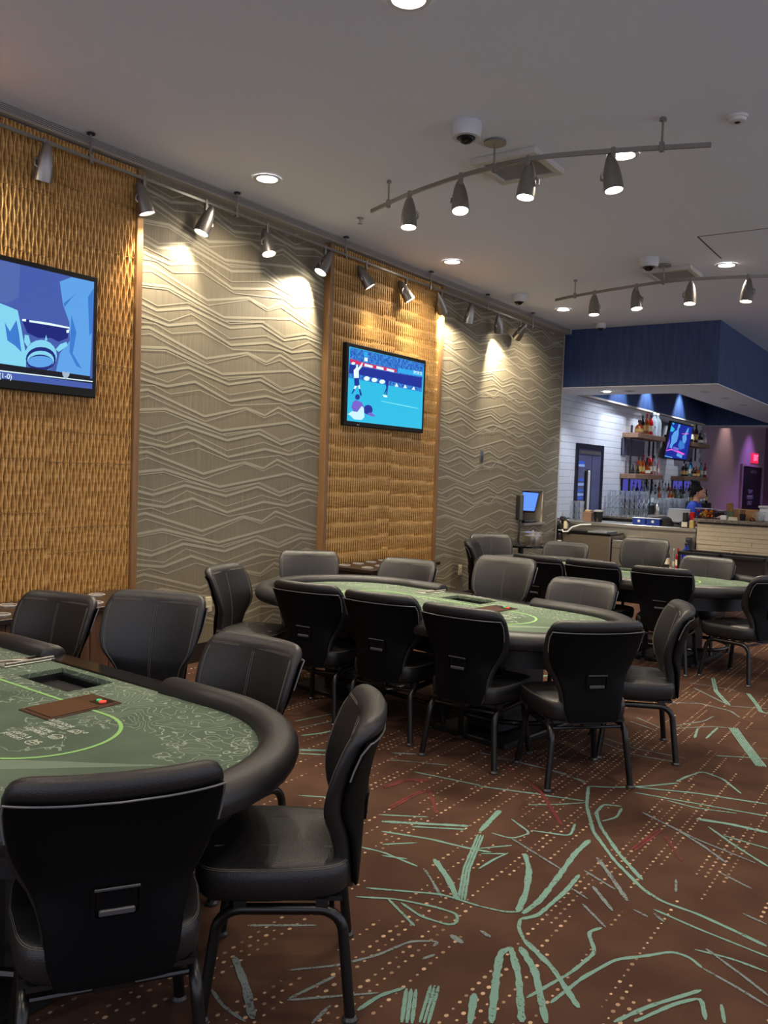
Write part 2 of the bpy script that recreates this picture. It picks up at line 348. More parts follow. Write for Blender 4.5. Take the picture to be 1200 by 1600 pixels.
STROKE_LINES = [["t",0.018,[[-2.02,3.93],[-1.75,4.02],[-1.51,4.09]]],["t",0.013,[[-1.71,3.86],[-1.59,3.97],[-1.5,4.07]]],["t",0.019,[[-1.57,4.3],[-1.48,4.04],[-1.34,3.76],[-1.16,3.53],[-0.98,3.35],[-0.89,3.3],[-0.76,3.29],[-0.62,3.25],[-0.5,3.21]]],["t",0.017,[[-1.33,4.12],[-1.31,3.99],[-1.35,3.9]]],["t",0.02,[[-1.34,4.14],[-1.42,4.11],[-1.41,3.98],[-1.33,3.83],[-1.17,3.61],[-1.01,3.43]]],["t",0.028,[[-1.49,3.35],[-1.41,3.22],[-1.34,3.04],[-1.3,2.88]]],["t",0.027,[[-1.32,3.66],[-1.32,3.49],[-1.29,3.23],[-1.27,3.01],[-1.28,2.88]]],["t",0.022,[[-1.23,3.31],[-1.22,3.14],[-1.23,2.9],[-1.27,2.84]]],["t",0.013,[[-1.43,2.83],[-1.34,2.85],[-1.3,2.88]]],["t",0.016,[[-1.27,2.84],[-1.25,2.78],[-1.2,2.72]]],["t",0.024,[[-1.2,2.72],[-1.05,2.62],[-0.9,2.47]]],["t",0.028,[[-1.19,2.67],[-1.09,2.57],[-0.95,2.34]]],["t",0.027,[[-1.21,2.64],[-1.12,2.51],[-1.01,2.3]]],["t",0.029,[[-1.21,2.65],[-1.23,2.6],[-1.18,2.47],[-1.08,2.24]]],["t",0.016,[[-1.05,2.42],[-0.99,2.64],[-0.97,2.8],[-1.04,2.91],[-1.01,2.97]]],["t",0.017,[[-0.98,2.44],[-0.95,2.63],[-0.9,2.8],[-0.82,2.89],[-0.76,2.97],[-0.7,2.97],[-0.65,2.93]]],["g",0.013,[[-0.65,2.93],[-0.54,2.89],[-0.43,2.84]]],["t",0.017,[[-0.79,2.47],[-0.73,2.61],[-0.62,2.8]]],["t",0.017,[[-0.74,2.51],[-0.67,2.67],[-0.61,2.76],[-0.57,2.65]]],["t",0.016,[[-0.55,2.76],[-0.52,2.67]]],["t",0.013,[[-0.9,3.22],[-0.73,3.18],[-0.48,3.14]]],["t",0.009,[[-0.7,3.03],[-0.58,3.05],[-0.47,3.04]]],["g",0.01,[[-0.67,3.06],[-0.52,2.96],[-0.44,2.9]]],["g",0.022,[[-1.23,3.51],[-1.13,3.39],[-1.0,3.22]]],["g",0.018,[[-1.15,3.25],[-1.02,3.11]]],["g",0.008,[[-1.23,3.36],[-1.07,3.28]]],["g",0.012,[[-1.6,3.45],[-1.31,3.31]]],["g",0.01,[[-1.21,3.18],[-1.13,3.14]]],["t",0.012,[[-1.7,3.45],[-1.6,3.45],[-1.56,3.56],[-1.7,3.65]]],["t",0.015,[[-1.57,3.59],[-1.42,3.64],[-1.41,3.67],[-1.44,3.79]]],["t",0.012,[[-1.67,3.27],[-1.57,3.39]]],["t",0.012,[[-1.64,3.23],[-1.55,3.3]]],["t",0.011,[[-1.58,3.1],[-1.57,3.22],[-1.55,3.31]]],["t",0.03,[[-1.79,3.71],[-1.75,3.43]]],["t",0.019,[[-1.37,4.45],[-1.09,4.57],[-0.76,4.65]]],["t",0.015,[[-1.35,4.37],[-1.17,4.4],[-0.73,4.48]]],["t",0.013,[[-1.18,4.37],[-1.04,4.36],[-0.86,4.42]]],["t",0.031,[[-1.0,4.22],[-0.85,4.26],[-0.69,4.27]]],["t",0.016,[[-0.93,4.16],[-0.76,4.0],[-0.62,3.89]]],["t",0.013,[[-0.85,4.1],[-0.65,4.08]]],["g",0.016,[[-1.23,4.13],[-1.04,4.03],[-0.89,3.92],[-0.77,3.81]]],["g",0.012,[[-1.09,4.06],[-0.94,3.98],[-0.67,3.89]]],["t",0.017,[[-1.22,4.68],[-1.2,4.79],[-1.15,4.94],[-1.03,4.89],[-0.9,4.72]]],["t",0.019,[[-1.57,4.3],[-1.46,4.37],[-1.33,4.5],[-1.21,4.66]]],["g",0.013,[[-2.18,4.38],[-1.78,4.41],[-1.59,4.33]]],["g",0.013,[[-2.27,4.41],[-1.89,4.41],[-1.61,4.36]]],["g",0.01,[[-0.77,3.7],[-0.63,3.63]]],["r",0.022,[[-2.07,4.31],[-1.74,4.07],[-1.48,3.73]]],["g",0.011,[[-1.13,3.09],[-1.0,2.98]]],["g",0.01,[[-0.96,3.17],[-0.9,3.15]]],["g",0.015,[[-0.89,3.19],[-0.84,3.15]]],["r",0.036,[[-1.13,3.68],[-1.1,3.98]]],["r",0.02,[[-1.06,3.92],[-0.93,3.71]]],["g",0.011,[[-0.62,3.4],[-0.53,3.37]]],["g",0.021,[[-1.35,2.68],[-1.3,2.66]]],["g",0.012,[[-0.9,3.52],[-0.87,3.41]]],["t",0.013,[[-2.21,3.3],[-2.02,3.42]]],["t",0.028,[[-2.16,3.24],[-1.82,3.45]]],["t",0.016,[[-2.02,3.28],[-1.81,3.41]]],["t",0.017,[[-2.1,3.15],[-1.88,3.22],[-1.72,3.24],[-1.61,3.27]]],["t",0.012,[[-2.02,3.04],[-1.91,3.15]]],["t",0.014,[[-2.08,2.96],[-1.98,2.98],[-1.79,2.96]]],["t",0.011,[[-1.96,2.95],[-1.86,2.99]]],["g",0.012,[[-1.76,2.96],[-1.71,2.92],[-1.58,2.8]]],["t",0.014,[[-1.84,2.6],[-1.71,2.68],[-1.57,2.72],[-1.47,2.73],[-1.44,2.67],[-1.46,2.64],[-1.57,2.63],[-1.68,2.67]]],["t",0.014,[[-1.85,2.68],[-1.59,2.82],[-1.43,2.83]]],["t",0.029,[[-1.77,3.06],[-1.64,2.95],[-1.52,2.82]]],["t",0.042,[[-1.73,3.4],[-1.62,3.07],[-1.51,2.83]]],["t",0.012,[[-1.73,2.66],[-1.55,2.56]]],["g",0.03,[[-1.92,2.03],[-1.77,1.93],[-1.65,1.83]]],["g",0.013,[[-1.85,1.86],[-1.76,1.82],[-1.66,1.81]]],["g",0.016,[[-2.02,2.2],[-1.83,2.35]]],["g",0.013,[[-1.73,2.08],[-1.62,2.2],[-1.55,2.33],[-1.51,2.47],[-1.43,2.53],[-1.43,2.49]]],["g",0.012,[[-1.63,1.97],[-1.59,2.15]]],["g",0.012,[[-1.63,1.96],[-1.51,2.08],[-1.43,2.16]]],["g",0.015,[[-1.5,1.92],[-1.51,2.02]]],["t",0.017,[[-1.43,2.05],[-1.42,2.15],[-1.38,2.23]]],["t",0.053,[[-1.36,2.24],[-1.28,2.09]]],["t",0.044,[[-1.31,2.3],[-1.24,2.12]]],["t",0.028,[[-1.19,2.34],[-1.13,2.2]]],["r",0.047,[[-2.4,3.6],[-2.36,3.77],[-2.26,3.83]]],["r",0.039,[[-2.22,3.39],[-2.22,3.62],[-2.19,3.73]]],["r",0.023,[[-2.18,3.7],[-2.01,3.48]]],["t",0.013,[[-2.39,3.89],[-2.18,3.92],[-2.02,3.94]]],["g",0.01,[[-1.42,2.4],[-1.4,2.45]]],["g",0.025,[[-1.42,2.59],[-1.36,2.57]]],["t",0.013,[[-2.66,3.24],[-2.52,3.32]]],["t",0.04,[[-1.67,7.36],[-1.54,6.91],[-1.37,6.56]]],["t",0.072,[[-1.21,5.96],[-1.06,5.61],[-0.9,5.25]]],["g",0.017,[[-1.71,6.91],[-1.35,6.53]]],["g",0.018,[[-1.76,6.29],[-1.55,6.45],[-1.32,6.39],[-1.23,6.26]]],["g",0.015,[[-1.51,5.68],[-1.33,5.89],[-1.23,5.94]]],["g",0.016,[[-1.78,7.05],[-1.46,7.06],[-1.42,7.03]]],["t",0.036,[[-1.33,7.02],[-1.21,6.72],[-1.14,6.51],[-1.09,6.5]]],["g",0.015,[[-1.35,6.53],[-1.12,6.63]]],["g",0.014,[[-1.52,5.75],[-1.4,5.99],[-1.38,6.16]]],["t",0.018,[[-1.29,5.59],[-1.29,5.89]]],["t",0.018,[[-1.35,5.55],[-1.39,5.78]]],["g",0.014,[[-1.79,5.77],[-1.59,5.63]]],["g",0.014,[[-1.8,5.65],[-1.59,5.55]]],["t",0.012,[[-1.16,5.28],[-0.9,5.43]]],["g",0.013,[[-1.8,5.17],[-1.57,5.09],[-1.29,5.11]]],["g",0.012,[[-1.8,5.08],[-1.55,4.97],[-1.32,5.0]]],["t",0.013,[[-3.48,4.18],[-3.42,4.42],[-3.37,4.54]]],["g",0.011,[[-3.37,4.09],[-3.33,4.24],[-3.29,4.39]]],["t",0.022,[[-3.26,3.98],[-3.2,4.09],[-3.17,4.2]]],["t",0.039,[[-3.1,3.77],[-2.93,3.89]]],["t",0.018,[[-3.06,3.72],[-2.88,3.83]]],["g",0.01,[[-2.61,3.96],[-2.47,4.03],[-2.3,4.1]]],["g",0.023,[[-2.66,4.07],[-2.54,4.14]]]]
PIC_1 = [["sky",[[3.046,2.84],[3.797,2.853],[3.774,2.201],[3.054,2.209]]],["sky2",[[3.046,2.84],[3.236,2.85],[3.23,2.644],[3.152,2.589],[3.049,2.594]]],["lb",[[3.525,2.799],[3.613,2.846],[3.797,2.851],[3.785,2.501],[3.774,2.201],[3.507,2.205],[3.534,2.327],[3.611,2.423],[3.604,2.542],[3.552,2.652]]],["mb",[[3.557,2.662],[3.655,2.748],[3.616,2.706],[3.563,2.637]]],["mb",[[3.747,2.739],[3.792,2.808],[3.785,2.501],[3.763,2.48]]],["mb",[[3.618,2.595],[3.66,2.482],[3.633,2.34],[3.706,2.246],[3.665,2.258],[3.608,2.346]]],["lb2",[[3.049,2.591],[3.152,2.573],[3.223,2.558],[3.246,2.468],[3.266,2.374],[3.285,2.295],[3.287,2.201],[3.054,2.189]]],["mb",[[3.136,2.467],[3.172,2.417],[3.215,2.496],[3.234,2.418],[3.253,2.299],[3.208,2.333],[3.155,2.358]]],["nav",[[3.25,2.51],[3.314,2.512],[3.604,2.516],[3.591,2.437],[3.523,2.402],[3.465,2.419],[3.371,2.405],[3.292,2.427]]],["wh",[[3.255,2.509],[3.282,2.513],[3.282,2.497],[3.255,2.496]]],["wh",[[3.305,2.51],[3.444,2.515],[3.604,2.512],[3.605,2.501],[3.444,2.5],[3.305,2.498]]],["wh",[[3.58,2.487],[3.605,2.498],[3.6,2.473],[3.582,2.47]]],["lb2",[[3.274,2.412],[3.302,2.412],[3.316,2.365],[3.294,2.337],[3.27,2.366]]],["lb2",[[3.5,2.348],[3.533,2.387],[3.582,2.41],[3.592,2.386],[3.524,2.335]]],["lb2",[[3.418,2.396],[3.428,2.435],[3.438,2.399]]],["lb2",[[3.51,2.307],[3.505,2.274],[3.488,2.243],[3.462,2.216],[3.429,2.197],[3.393,2.188],[3.357,2.189],[3.325,2.2],[3.299,2.22],[3.282,2.246],[3.276,2.277],[3.281,2.31],[3.297,2.34],[3.322,2.366],[3.354,2.385],[3.389,2.396],[3.426,2.396],[3.459,2.386],[3.486,2.366],[3.504,2.339]]],["nav",[[3.504,2.285],[3.499,2.26],[3.483,2.236],[3.458,2.215],[3.427,2.2],[3.393,2.192],[3.359,2.192],[3.328,2.2],[3.304,2.214],[3.289,2.234],[3.283,2.258],[3.288,2.282],[3.303,2.306],[3.326,2.326],[3.356,2.342],[3.39,2.35],[3.425,2.351],[3.456,2.344],[3.481,2.33],[3.498,2.309]]],["lb2",[[3.489,2.275],[3.485,2.255],[3.471,2.236],[3.449,2.219],[3.421,2.207],[3.391,2.201],[3.361,2.2],[3.333,2.206],[3.312,2.217],[3.298,2.232],[3.293,2.251],[3.297,2.27],[3.311,2.289],[3.332,2.306],[3.359,2.318],[3.389,2.325],[3.419,2.326],[3.447,2.321],[3.47,2.31],[3.484,2.294]]],["nav",[[3.482,2.262],[3.478,2.245],[3.464,2.23],[3.443,2.216],[3.417,2.206],[3.388,2.2],[3.359,2.199],[3.333,2.203],[3.313,2.212],[3.3,2.224],[3.295,2.239],[3.299,2.254],[3.312,2.27],[3.332,2.283],[3.358,2.294],[3.386,2.3],[3.415,2.301],[3.442,2.297],[3.463,2.289],[3.477,2.277]]],["lb",[[3.48,2.266],[3.476,2.253],[3.462,2.241],[3.442,2.23],[3.416,2.222],[3.388,2.217],[3.36,2.215],[3.334,2.218],[3.314,2.223],[3.301,2.232],[3.297,2.243],[3.301,2.255],[3.314,2.267],[3.333,2.278],[3.358,2.286],[3.387,2.291],[3.415,2.293],[3.441,2.291],[3.462,2.286],[3.475,2.277]]],["blk",[[3.054,2.209],[3.774,2.201],[3.772,2.179],[3.054,2.189]]],["blk",[[3.054,2.189],[3.811,2.185],[3.812,2.152],[3.055,2.162]]],["wh",[[3.055,2.166],[3.801,2.17],[3.801,2.163],[3.055,2.159]]],["hrt",[[3.551,2.206],[3.566,2.212],[3.581,2.204],[3.595,2.212],[3.61,2.209],[3.606,2.187],[3.581,2.158],[3.556,2.181]]]]
PIC_2 = [["cy",[[6.763,2.808],[8.129,2.815],[8.056,2.102],[6.713,2.101]]],["bl",[[6.763,2.808],[8.129,2.815],[8.096,2.503],[6.743,2.513]]],["red",[[6.763,2.7],[6.989,2.688],[7.583,2.69],[7.582,2.655],[6.991,2.651],[6.761,2.663]]],["wh",[[7.008,2.681],[7.151,2.677],[7.149,2.655],[7.006,2.656]]],["wh",[[7.217,2.682],[7.346,2.679],[7.343,2.654],[7.215,2.656]]],["wh",[[7.401,2.68],[7.541,2.677],[7.539,2.654],[7.398,2.657]]],["cy2",[[7.61,2.709],[8.12,2.719],[8.108,2.669],[7.606,2.661]]],["nv",[[6.754,2.644],[6.991,2.644],[7.571,2.649],[8.093,2.659],[8.093,2.544],[7.492,2.555],[6.983,2.561],[6.746,2.557]]],["cy2",[[6.989,2.799],[7.053,2.8],[7.05,2.747],[6.992,2.747]]],["wh",[[6.998,2.741],[7.056,2.744],[7.056,2.707],[6.998,2.705]]],["wh",[[7.1,2.543],[7.098,2.535],[7.092,2.528],[7.081,2.522],[7.068,2.518],[7.053,2.515],[7.037,2.515],[7.024,2.516],[7.013,2.52],[7.005,2.525],[7.003,2.532],[7.005,2.539],[7.011,2.546],[7.022,2.552],[7.035,2.557],[7.05,2.56],[7.065,2.56],[7.079,2.558],[7.09,2.555],[7.097,2.549]]],["wh",[[7.234,2.542],[7.232,2.535],[7.225,2.528],[7.214,2.522],[7.2,2.518],[7.185,2.515],[7.169,2.515],[7.155,2.516],[7.144,2.52],[7.136,2.525],[7.134,2.531],[7.136,2.538],[7.142,2.544],[7.153,2.55],[7.167,2.555],[7.182,2.557],[7.198,2.558],[7.212,2.557],[7.223,2.553],[7.231,2.548]]],["wh",[[7.376,2.539],[7.374,2.532],[7.367,2.525],[7.356,2.52],[7.342,2.515],[7.326,2.512],[7.31,2.512],[7.296,2.513],[7.284,2.517],[7.276,2.522],[7.274,2.528],[7.276,2.535],[7.283,2.542],[7.294,2.548],[7.308,2.552],[7.323,2.555],[7.339,2.556],[7.354,2.554],[7.366,2.551],[7.373,2.545]]],["wh",[[7.559,2.507],[7.592,2.55],[7.63,2.513]]],["wh",[[7.724,2.509],[7.758,2.549],[7.795,2.513]]],["wh",[[7.891,2.508],[7.931,2.548],[7.964,2.511]]],["wh",[[6.845,2.663],[6.844,2.659],[6.84,2.654],[6.833,2.651],[6.825,2.648],[6.815,2.646],[6.806,2.646],[6.797,2.646],[6.79,2.648],[6.786,2.651],[6.784,2.655],[6.785,2.66],[6.789,2.664],[6.796,2.667],[6.804,2.67],[6.814,2.672],[6.823,2.673],[6.832,2.672],[6.839,2.67],[6.844,2.667]]],["wh",[[6.824,2.595],[6.86,2.621],[6.865,2.651],[6.889,2.657],[6.897,2.625],[6.945,2.668],[6.957,2.684],[6.974,2.682],[6.953,2.639],[6.908,2.597],[6.915,2.528],[6.835,2.519]]],["nv",[[6.835,2.519],[6.915,2.528],[6.925,2.459],[6.888,2.446],[6.845,2.445]]],["wh",[[6.851,2.444],[6.888,2.446],[6.859,2.412],[6.834,2.413]]],["wh",[[6.907,2.453],[6.932,2.46],[6.94,2.423],[6.918,2.42]]],["nv",[[6.834,2.413],[6.859,2.412],[6.818,2.364],[6.796,2.36]]],["nv",[[6.918,2.42],[6.94,2.423],[6.975,2.368],[6.957,2.353],[6.941,2.361]]],["nv",[[7.392,2.591],[7.432,2.63],[7.473,2.638],[7.488,2.617],[7.441,2.588],[7.438,2.526],[7.43,2.479],[7.417,2.408],[7.397,2.402],[7.404,2.453],[7.376,2.412],[7.359,2.412],[7.399,2.476],[7.385,2.536]]],["wh",[[7.335,2.401],[7.418,2.402],[7.426,2.382],[7.364,2.379]]],["nv",[[6.941,2.342],[6.939,2.333],[6.934,2.325],[6.925,2.318],[6.915,2.313],[6.902,2.311],[6.89,2.311],[6.878,2.314],[6.869,2.319],[6.863,2.327],[6.861,2.335],[6.862,2.344],[6.868,2.352],[6.876,2.359],[6.887,2.364],[6.899,2.366],[6.912,2.366],[6.923,2.363],[6.932,2.358],[6.938,2.351]]],["pur",[[6.823,2.28],[6.871,2.307],[6.973,2.293],[7.013,2.252],[6.94,2.194],[6.853,2.188],[6.801,2.228]]],["nv",[[7.167,2.234],[7.164,2.219],[7.153,2.204],[7.136,2.192],[7.113,2.183],[7.089,2.179],[7.064,2.18],[7.041,2.185],[7.023,2.194],[7.011,2.207],[7.006,2.222],[7.009,2.237],[7.02,2.251],[7.037,2.263],[7.059,2.272],[7.083,2.276],[7.108,2.276],[7.131,2.271],[7.15,2.261],[7.162,2.249]]],["lw",[[6.744,2.158],[6.815,2.192],[6.903,2.191],[6.975,2.256],[7.014,2.237],[7.026,2.148],[6.983,2.119],[6.857,2.114],[6.793,2.147]]],["pur",[[7.081,2.194],[7.133,2.205],[7.2,2.183],[7.214,2.169],[7.162,2.165],[7.082,2.175]]],["lw2",[[7.312,2.337],[7.795,2.327],[8.038,2.318],[8.039,2.311],[7.766,2.316],[7.313,2.33]]],["lw2",[[6.763,2.711],[6.775,2.712],[6.775,2.705],[6.763,2.703]]]]
PIC_3 = [["nv",[[17.822,2.855],[19.514,2.867],[19.164,2.084],[17.603,2.141]]],["cy",[[17.835,2.778],[18.118,2.717],[18.007,2.657],[17.826,2.655]]],["cy",[[17.852,2.853],[18.003,2.855],[17.983,2.796],[17.859,2.814]]],["lb",[[18.311,2.853],[18.436,2.861],[18.463,2.8],[18.395,2.733],[18.463,2.621],[18.441,2.476],[18.206,2.393],[18.189,2.312],[18.002,2.331],[18.041,2.456],[17.992,2.568],[18.126,2.673],[18.275,2.708]]],["lb",[[19.034,2.79],[19.131,2.806],[19.147,2.723],[19.062,2.635],[19.146,2.547],[19.033,2.431],[18.856,2.496],[18.77,2.61],[18.895,2.644]]],["pk",[[17.804,2.261],[18.159,2.307],[18.601,2.293],[19.202,2.243],[19.191,2.21],[18.608,2.253],[18.163,2.285],[17.807,2.244]]],["pur",[[18.273,2.361],[18.721,2.344],[18.669,2.269],[18.257,2.28]]],["pk",[[18.696,2.661],[19.22,2.69],[19.223,2.677],[18.698,2.647]]],["mb",[[18.656,2.522],[19.026,2.467],[19.113,2.36],[18.792,2.31],[18.582,2.401]]],["lb",[[18.642,2.241],[19.074,2.211],[19.054,2.136],[18.622,2.176]]],["pur",[[17.662,2.403],[17.912,2.503],[17.963,2.382],[17.749,2.233]]],["lb",[[17.615,2.159],[18.343,2.14],[18.347,2.118],[17.619,2.137]]]]
# ------------------------------------------------------------------ the shell of the room
XW = -5.17          # left wall
ZC = 3.83           # ceiling
YC = 12.27          # where the left wall ends at the bar
XT = -5.45          # tiled wall behind the bar

floor = struct(MB().box(-6, 6, -4, 31, -.1, 0).build('floor', CARPET))
floor['label'] = 'brown patterned carpet with pale dots and teal brush strokes'
mb = MB()
for i, (c, w, pts) in enumerate(STROKE_LINES):
    zz = .0012+.00008*(i % 14)
    w = max(w*.85, .011)
    nst = 1 if w < .028 else int(w/.0115)          # broad strokes are bundles of parallel ones
    dx, dy = pts[-1][0]-pts[0][0], pts[-1][1]-pts[0][1]; l = math.hypot(dx, dy)
    for q in range(nst):
        off = (q-(nst-1)/2)*w/nst
        ribbon(mb, [(a-dy/l*off, b+dx/l*off) for a, b in pts], w/nst*(.82 if nst > 1 else 1), lambda a, b, zz=zz: (a, b, zz), {'t':0,'g':1,'r':2}[c], wob=.22)
# the pattern goes on under the tables and beyond the frame
for i, (c, w, pts) in enumerate(STROKE_LINES[:70]):
    zz = .0025+.00008*(i % 14)
    for (dx, dy, s) in ((1.75, .2, 1), (2.9, 1.6, 1), (2.2, 3.6, 1), (3.6, .2, 1), (.9, 4.6, -1), (-2.2, 3.2, -1)):
        q = [(s*(a+1.0)-1.0+dx, b+dy) for a, b in pts]
        if all(-5.1 < a < 5.5 and -1 < b < 12.5 for a, b in q) and (dx > 0 or i % 2) and (all(a > -.2 for a, b in q) or all(b > 5.6 or a < -2.6 for a, b in q)):
            ribbon(mb, q, w*.9, lambda a, b, zz=zz: (a, b, zz), {'t':0,'g':1,'r':2}[c], wob=.22)
stuff(mb.build('carpet_print', STROKES, floor, recalc=False))

ceiling = struct(MB().box(-6, 6, -4, 31, ZC, ZC+.1).build('ceiling', CEIL))
ceiling['label'] = 'flat painted ceiling with track lights and recessed downlights'

NY0, NY1, NZ0, NZ1 = 11.0, 11.72, .95, 1.42      # niche in the wall
mb = MB()
mb.box(XW-.43, XW, -4, NY0, 0, ZC); mb.box(XW-.43, XW, NY1, YC, 0, ZC)
mb.box(XW-.43, XW, NY0, NY1, 0, NZ0); mb.box(XW-.43, XW, NY0, NY1, NZ1, ZC); mb.box(XW-.43, XW-.36, NY0, NY1, NZ0, NZ1)
wall = struct(mb.build('wall_left', WALLP))
wall['label'] = 'long taupe wall papered with pale zigzag lines'
def wallpaper(y0, y1, shift, tiles, level):
    mb = MB()
    for tl in range(tiles):
        for li, (kind, pts) in enumerate(WP_LINES):
            w = .0205 if kind == 't' else .0085
            a0, a1 = pts[0][0], pts[-1][0]; dz = pts[-1][1]-pts[0][1]
            P = [(p[0]+shift+tl*2.235, p[1]-(dz*(p[0]-a0)/(a1-a0) if level else 0)) for p in pts]
            P[0] = (shift+4.215+tl*2.235, P[0][1]); P[-1] = (shift+4.215+(tl+1)*2.235, P[-1][1])
            for rep in range(-3, 7):
                for a, b in zip(P, P[1:]):
                    n = 6
                    for q in range(n):
                        ya, yb = a[0]+(b[0]-a[0])*q/n, a[0]+(b[0]-a[0])*(q+1)/n
                        za, zb = [a[1]+(b[1]-a[1])*t/n+rep*.467 for t in (q, q+1)]
                        if min(ya, yb) < y0 or max(ya, yb) > y1 or min(za, zb) < .2 or max(za, zb) > 3.73: continue
                        if max(ya, yb) > NY0-.02 and min(ya, yb) < NY1+.02 and max(za, zb) > NZ0-.05 and min(za, zb) < NZ1+.03: continue
                        X = XW+.0012+.00012*li+(.0011 if kind == 'n' else 0)
                        mb.add([(X,ya,za-w/2),(X,yb,zb-w/2),(X,yb,zb+w/2),(X,ya,za+w/2)], [(0,1,2,3)])
    stuff(mb.build('wallpaper_print', WALLPRINT, wall, recalc=False))
wallpaper(4.2, 6.5, 0, 1, False)
wallpaper(8.55, YC-.01, 8.57-4.215, 2, True)
stuff(MB().box(XW, XW+.003, YC-.03, YC, .15, 3.75).build('corner_bead', TRIMW, wall))
struct(MB().box(XW, XW+.02, -4, YC, 0, .153).build('baseboard_left', mat('dark_baseboard', (38,30,27), .5)))
# bulkhead with the slot diffuser along the top of the wall
b = struct(MB().box(XW, -5.085, -4, YC+.05, 3.762, ZC).build('trim_1', TRIMW))
mb = MB()
for k in range(5): mb.box(-5.085, -5.078, -4, YC, 3.769+k*.0115, 3.7742+k*.0115)
stuff(mb.build('diffuser_slat', mat('grey_diffuser', (172,166,158), .5), b))
MB().box(-5.085, -5.0845, -4, YC, 3.767, 3.825).build('diffuser_slot', mat('slot_grey', (52,49,46), .6), b)

# tiled wall behind the bar: bricks of glazed tile, courses .112 m high
tw = struct(MB().box(XT-.15, XT, YC-.1, 21.6, 0, 3.0).build('wall_tiled', GROUT))
tw['label'] = 'white glazed tile wall behind the bar'
TL_, TH_ = .285, .112
me_tile = MB().rbox(XT-.002, XT+.009, .002, TL_-.002, .002, TH_-.002, .0028).mesh('tile', TILE)
cnt = 0; rest = MB()
r0 = 0
cells = []
for r in range(18):
    z = .95+r*TH_
    for k in range(34):
        y = 12.25+k*TL_+(TL_/2 if r % 2 else 0)
        if y+TL_ > 21.55: continue
        if y+TL_ > 13.57 and y < 14.85 and z < 2.17:               # cut round the doorway
            if y < 13.55: rest.box(XT-.002, XT+.009, y+.002, 13.57, z+.002, z+TH_-.002)
            if y+TL_ > 14.87: rest.box(XT-.002, XT+.009, 14.85, y+TL_-.002, z+.002, z+TH_-.002)
            continue
        cells.append((y, z))
cells.sort()
for y, z in cells:
    if cnt < 300:
        o = inst('tile', me_tile, tw, (random.uniform(-.001,.001), y, z)); cnt += 1
    else: rest.box(XT-.002, XT+.009, y+.002, y+TL_-.002, z+.002, z+TH_-.002)
stuff(rest.build('far_tile', TILE, tw))

# stainless service door in the tiled wall
d1 = struct(MB().box(XT-.02, XT+.012, 13.68, 14.76, 0, 2.1).build('door_1', mat('blued_steel', (128,132,170), .3, metal=.7)))
d1['label'] = 'tall stainless service door with a long white pull'
mb = MB(); mb.box(XT, XT+.03, 13.57, 13.68, 0, 2.19); mb.box(XT, XT+.03, 14.76, 14.85, 0, 2.19); mb.box(XT, XT+.03, 13.68, 14.76, 2.1, 2.19)
mb.build('door_frame', mat('dark_frame_steel', (60,62,76), .3, metal=.8), d1)
MB().box(XT+.012, XT+.03, 13.75, 14.7, 2.02, 2.07).build('closer_bar', NICKEL, d1)
MB().box(XT+.012, XT+.016, 14.32, 14.33, .3, 2.0).build('seam', BLACK, d1)
MB().rbox(XT+.012, XT+.05, 14.02, 14.17, .9, 1.76, .03).build('pull_backing', BLACK, d1)
MB().rbox(XT+.045, XT+.075, 14.05, 14.12, .92, 1.74, .014).build('door_handle', mat('bone_white', (214,214,206), .4), d1)
mb = MB()
for k, (z, c) in enumerate([(1.87,0),(1.82,1),(1.58,0),(1.50,1),(1.40,0),(1.33,1),(1.27,0),(1.2,2),(1.13,2),(1.06,2)]):
    mb.box(XT+.012, XT+.018, 13.7, 13.98, z-.022, z+.022, c)
mb.build('notice_strip', [mat('blue_notice', (60,96,200), .4), mat('pale_blue_notice', (150,176,226), .4), mat('grey_notice', (120,124,132), .4)], d1)

# soffit over the bar: a navy ring with pale undersides
def soffit(name, x0, x1, y0, y1, z0=2.97):
    o = struct(MB().box(x0, x1, y0, y1, z0, ZC).build(name, BLUE))
    MB().box(x0, x1, y0, y1, z0-.012, z0).build('underside', UNDER, o); return o
soffit('trim_2', -5.6, -2.94, YC+.05, 13.45)['label'] = 'navy soffit hanging over the front of the bar'
soffit('trim_3', -3.79, -2.94, 13.45, 21.5)
soffit('trim_4', -5.9, 6, 21.5, 22.4)
o = struct(MB().box(-5.7, -5.36, 13.45, 21.5, 3.0, ZC).build('trim_5', BLUE)); MB().box(-5.44, -5.36, 13.45, 21.5, 2.97, 3.0).build('light_cove', TRIMW, o)
w2 = struct(MB().box(-5.75, -5.5, 21.6, 29.6, 0, ZC).build('wall_rear_left', MAUVE)); w2['label'] = 'mauve wall past the bar with the dark door'
w3 = struct(MB().box(-5.75, 6, 29.6, 29.8, 0, ZC).build('wall_back', PLUM))
d2 = struct(MB().box(-5.5, -5.47, 26.35, 29.15, 0, 2.11).build('door_2', mat('dark_door', (24,22,30), .4)))
d2['label'] = 'dark staff door under the exit sign'
mb = MB(); mb.box(-5.5, -5.44, 26.2, 26.35, 0, 2.17); mb.box(-5.5, -5.44, 29.15, 29.35, 0, 2.17); mb.box(-5.5, -5.44, 26.35, 29.15, 2.11, 2.17)
mb.build('door_frame', mat('mauve_frame', (150,124,138), .5), d2)
MB().box(-5.47, -5.44, 27.6, 28.2, 1.92, 2.0).build('door_closer', NICKEL, d2)
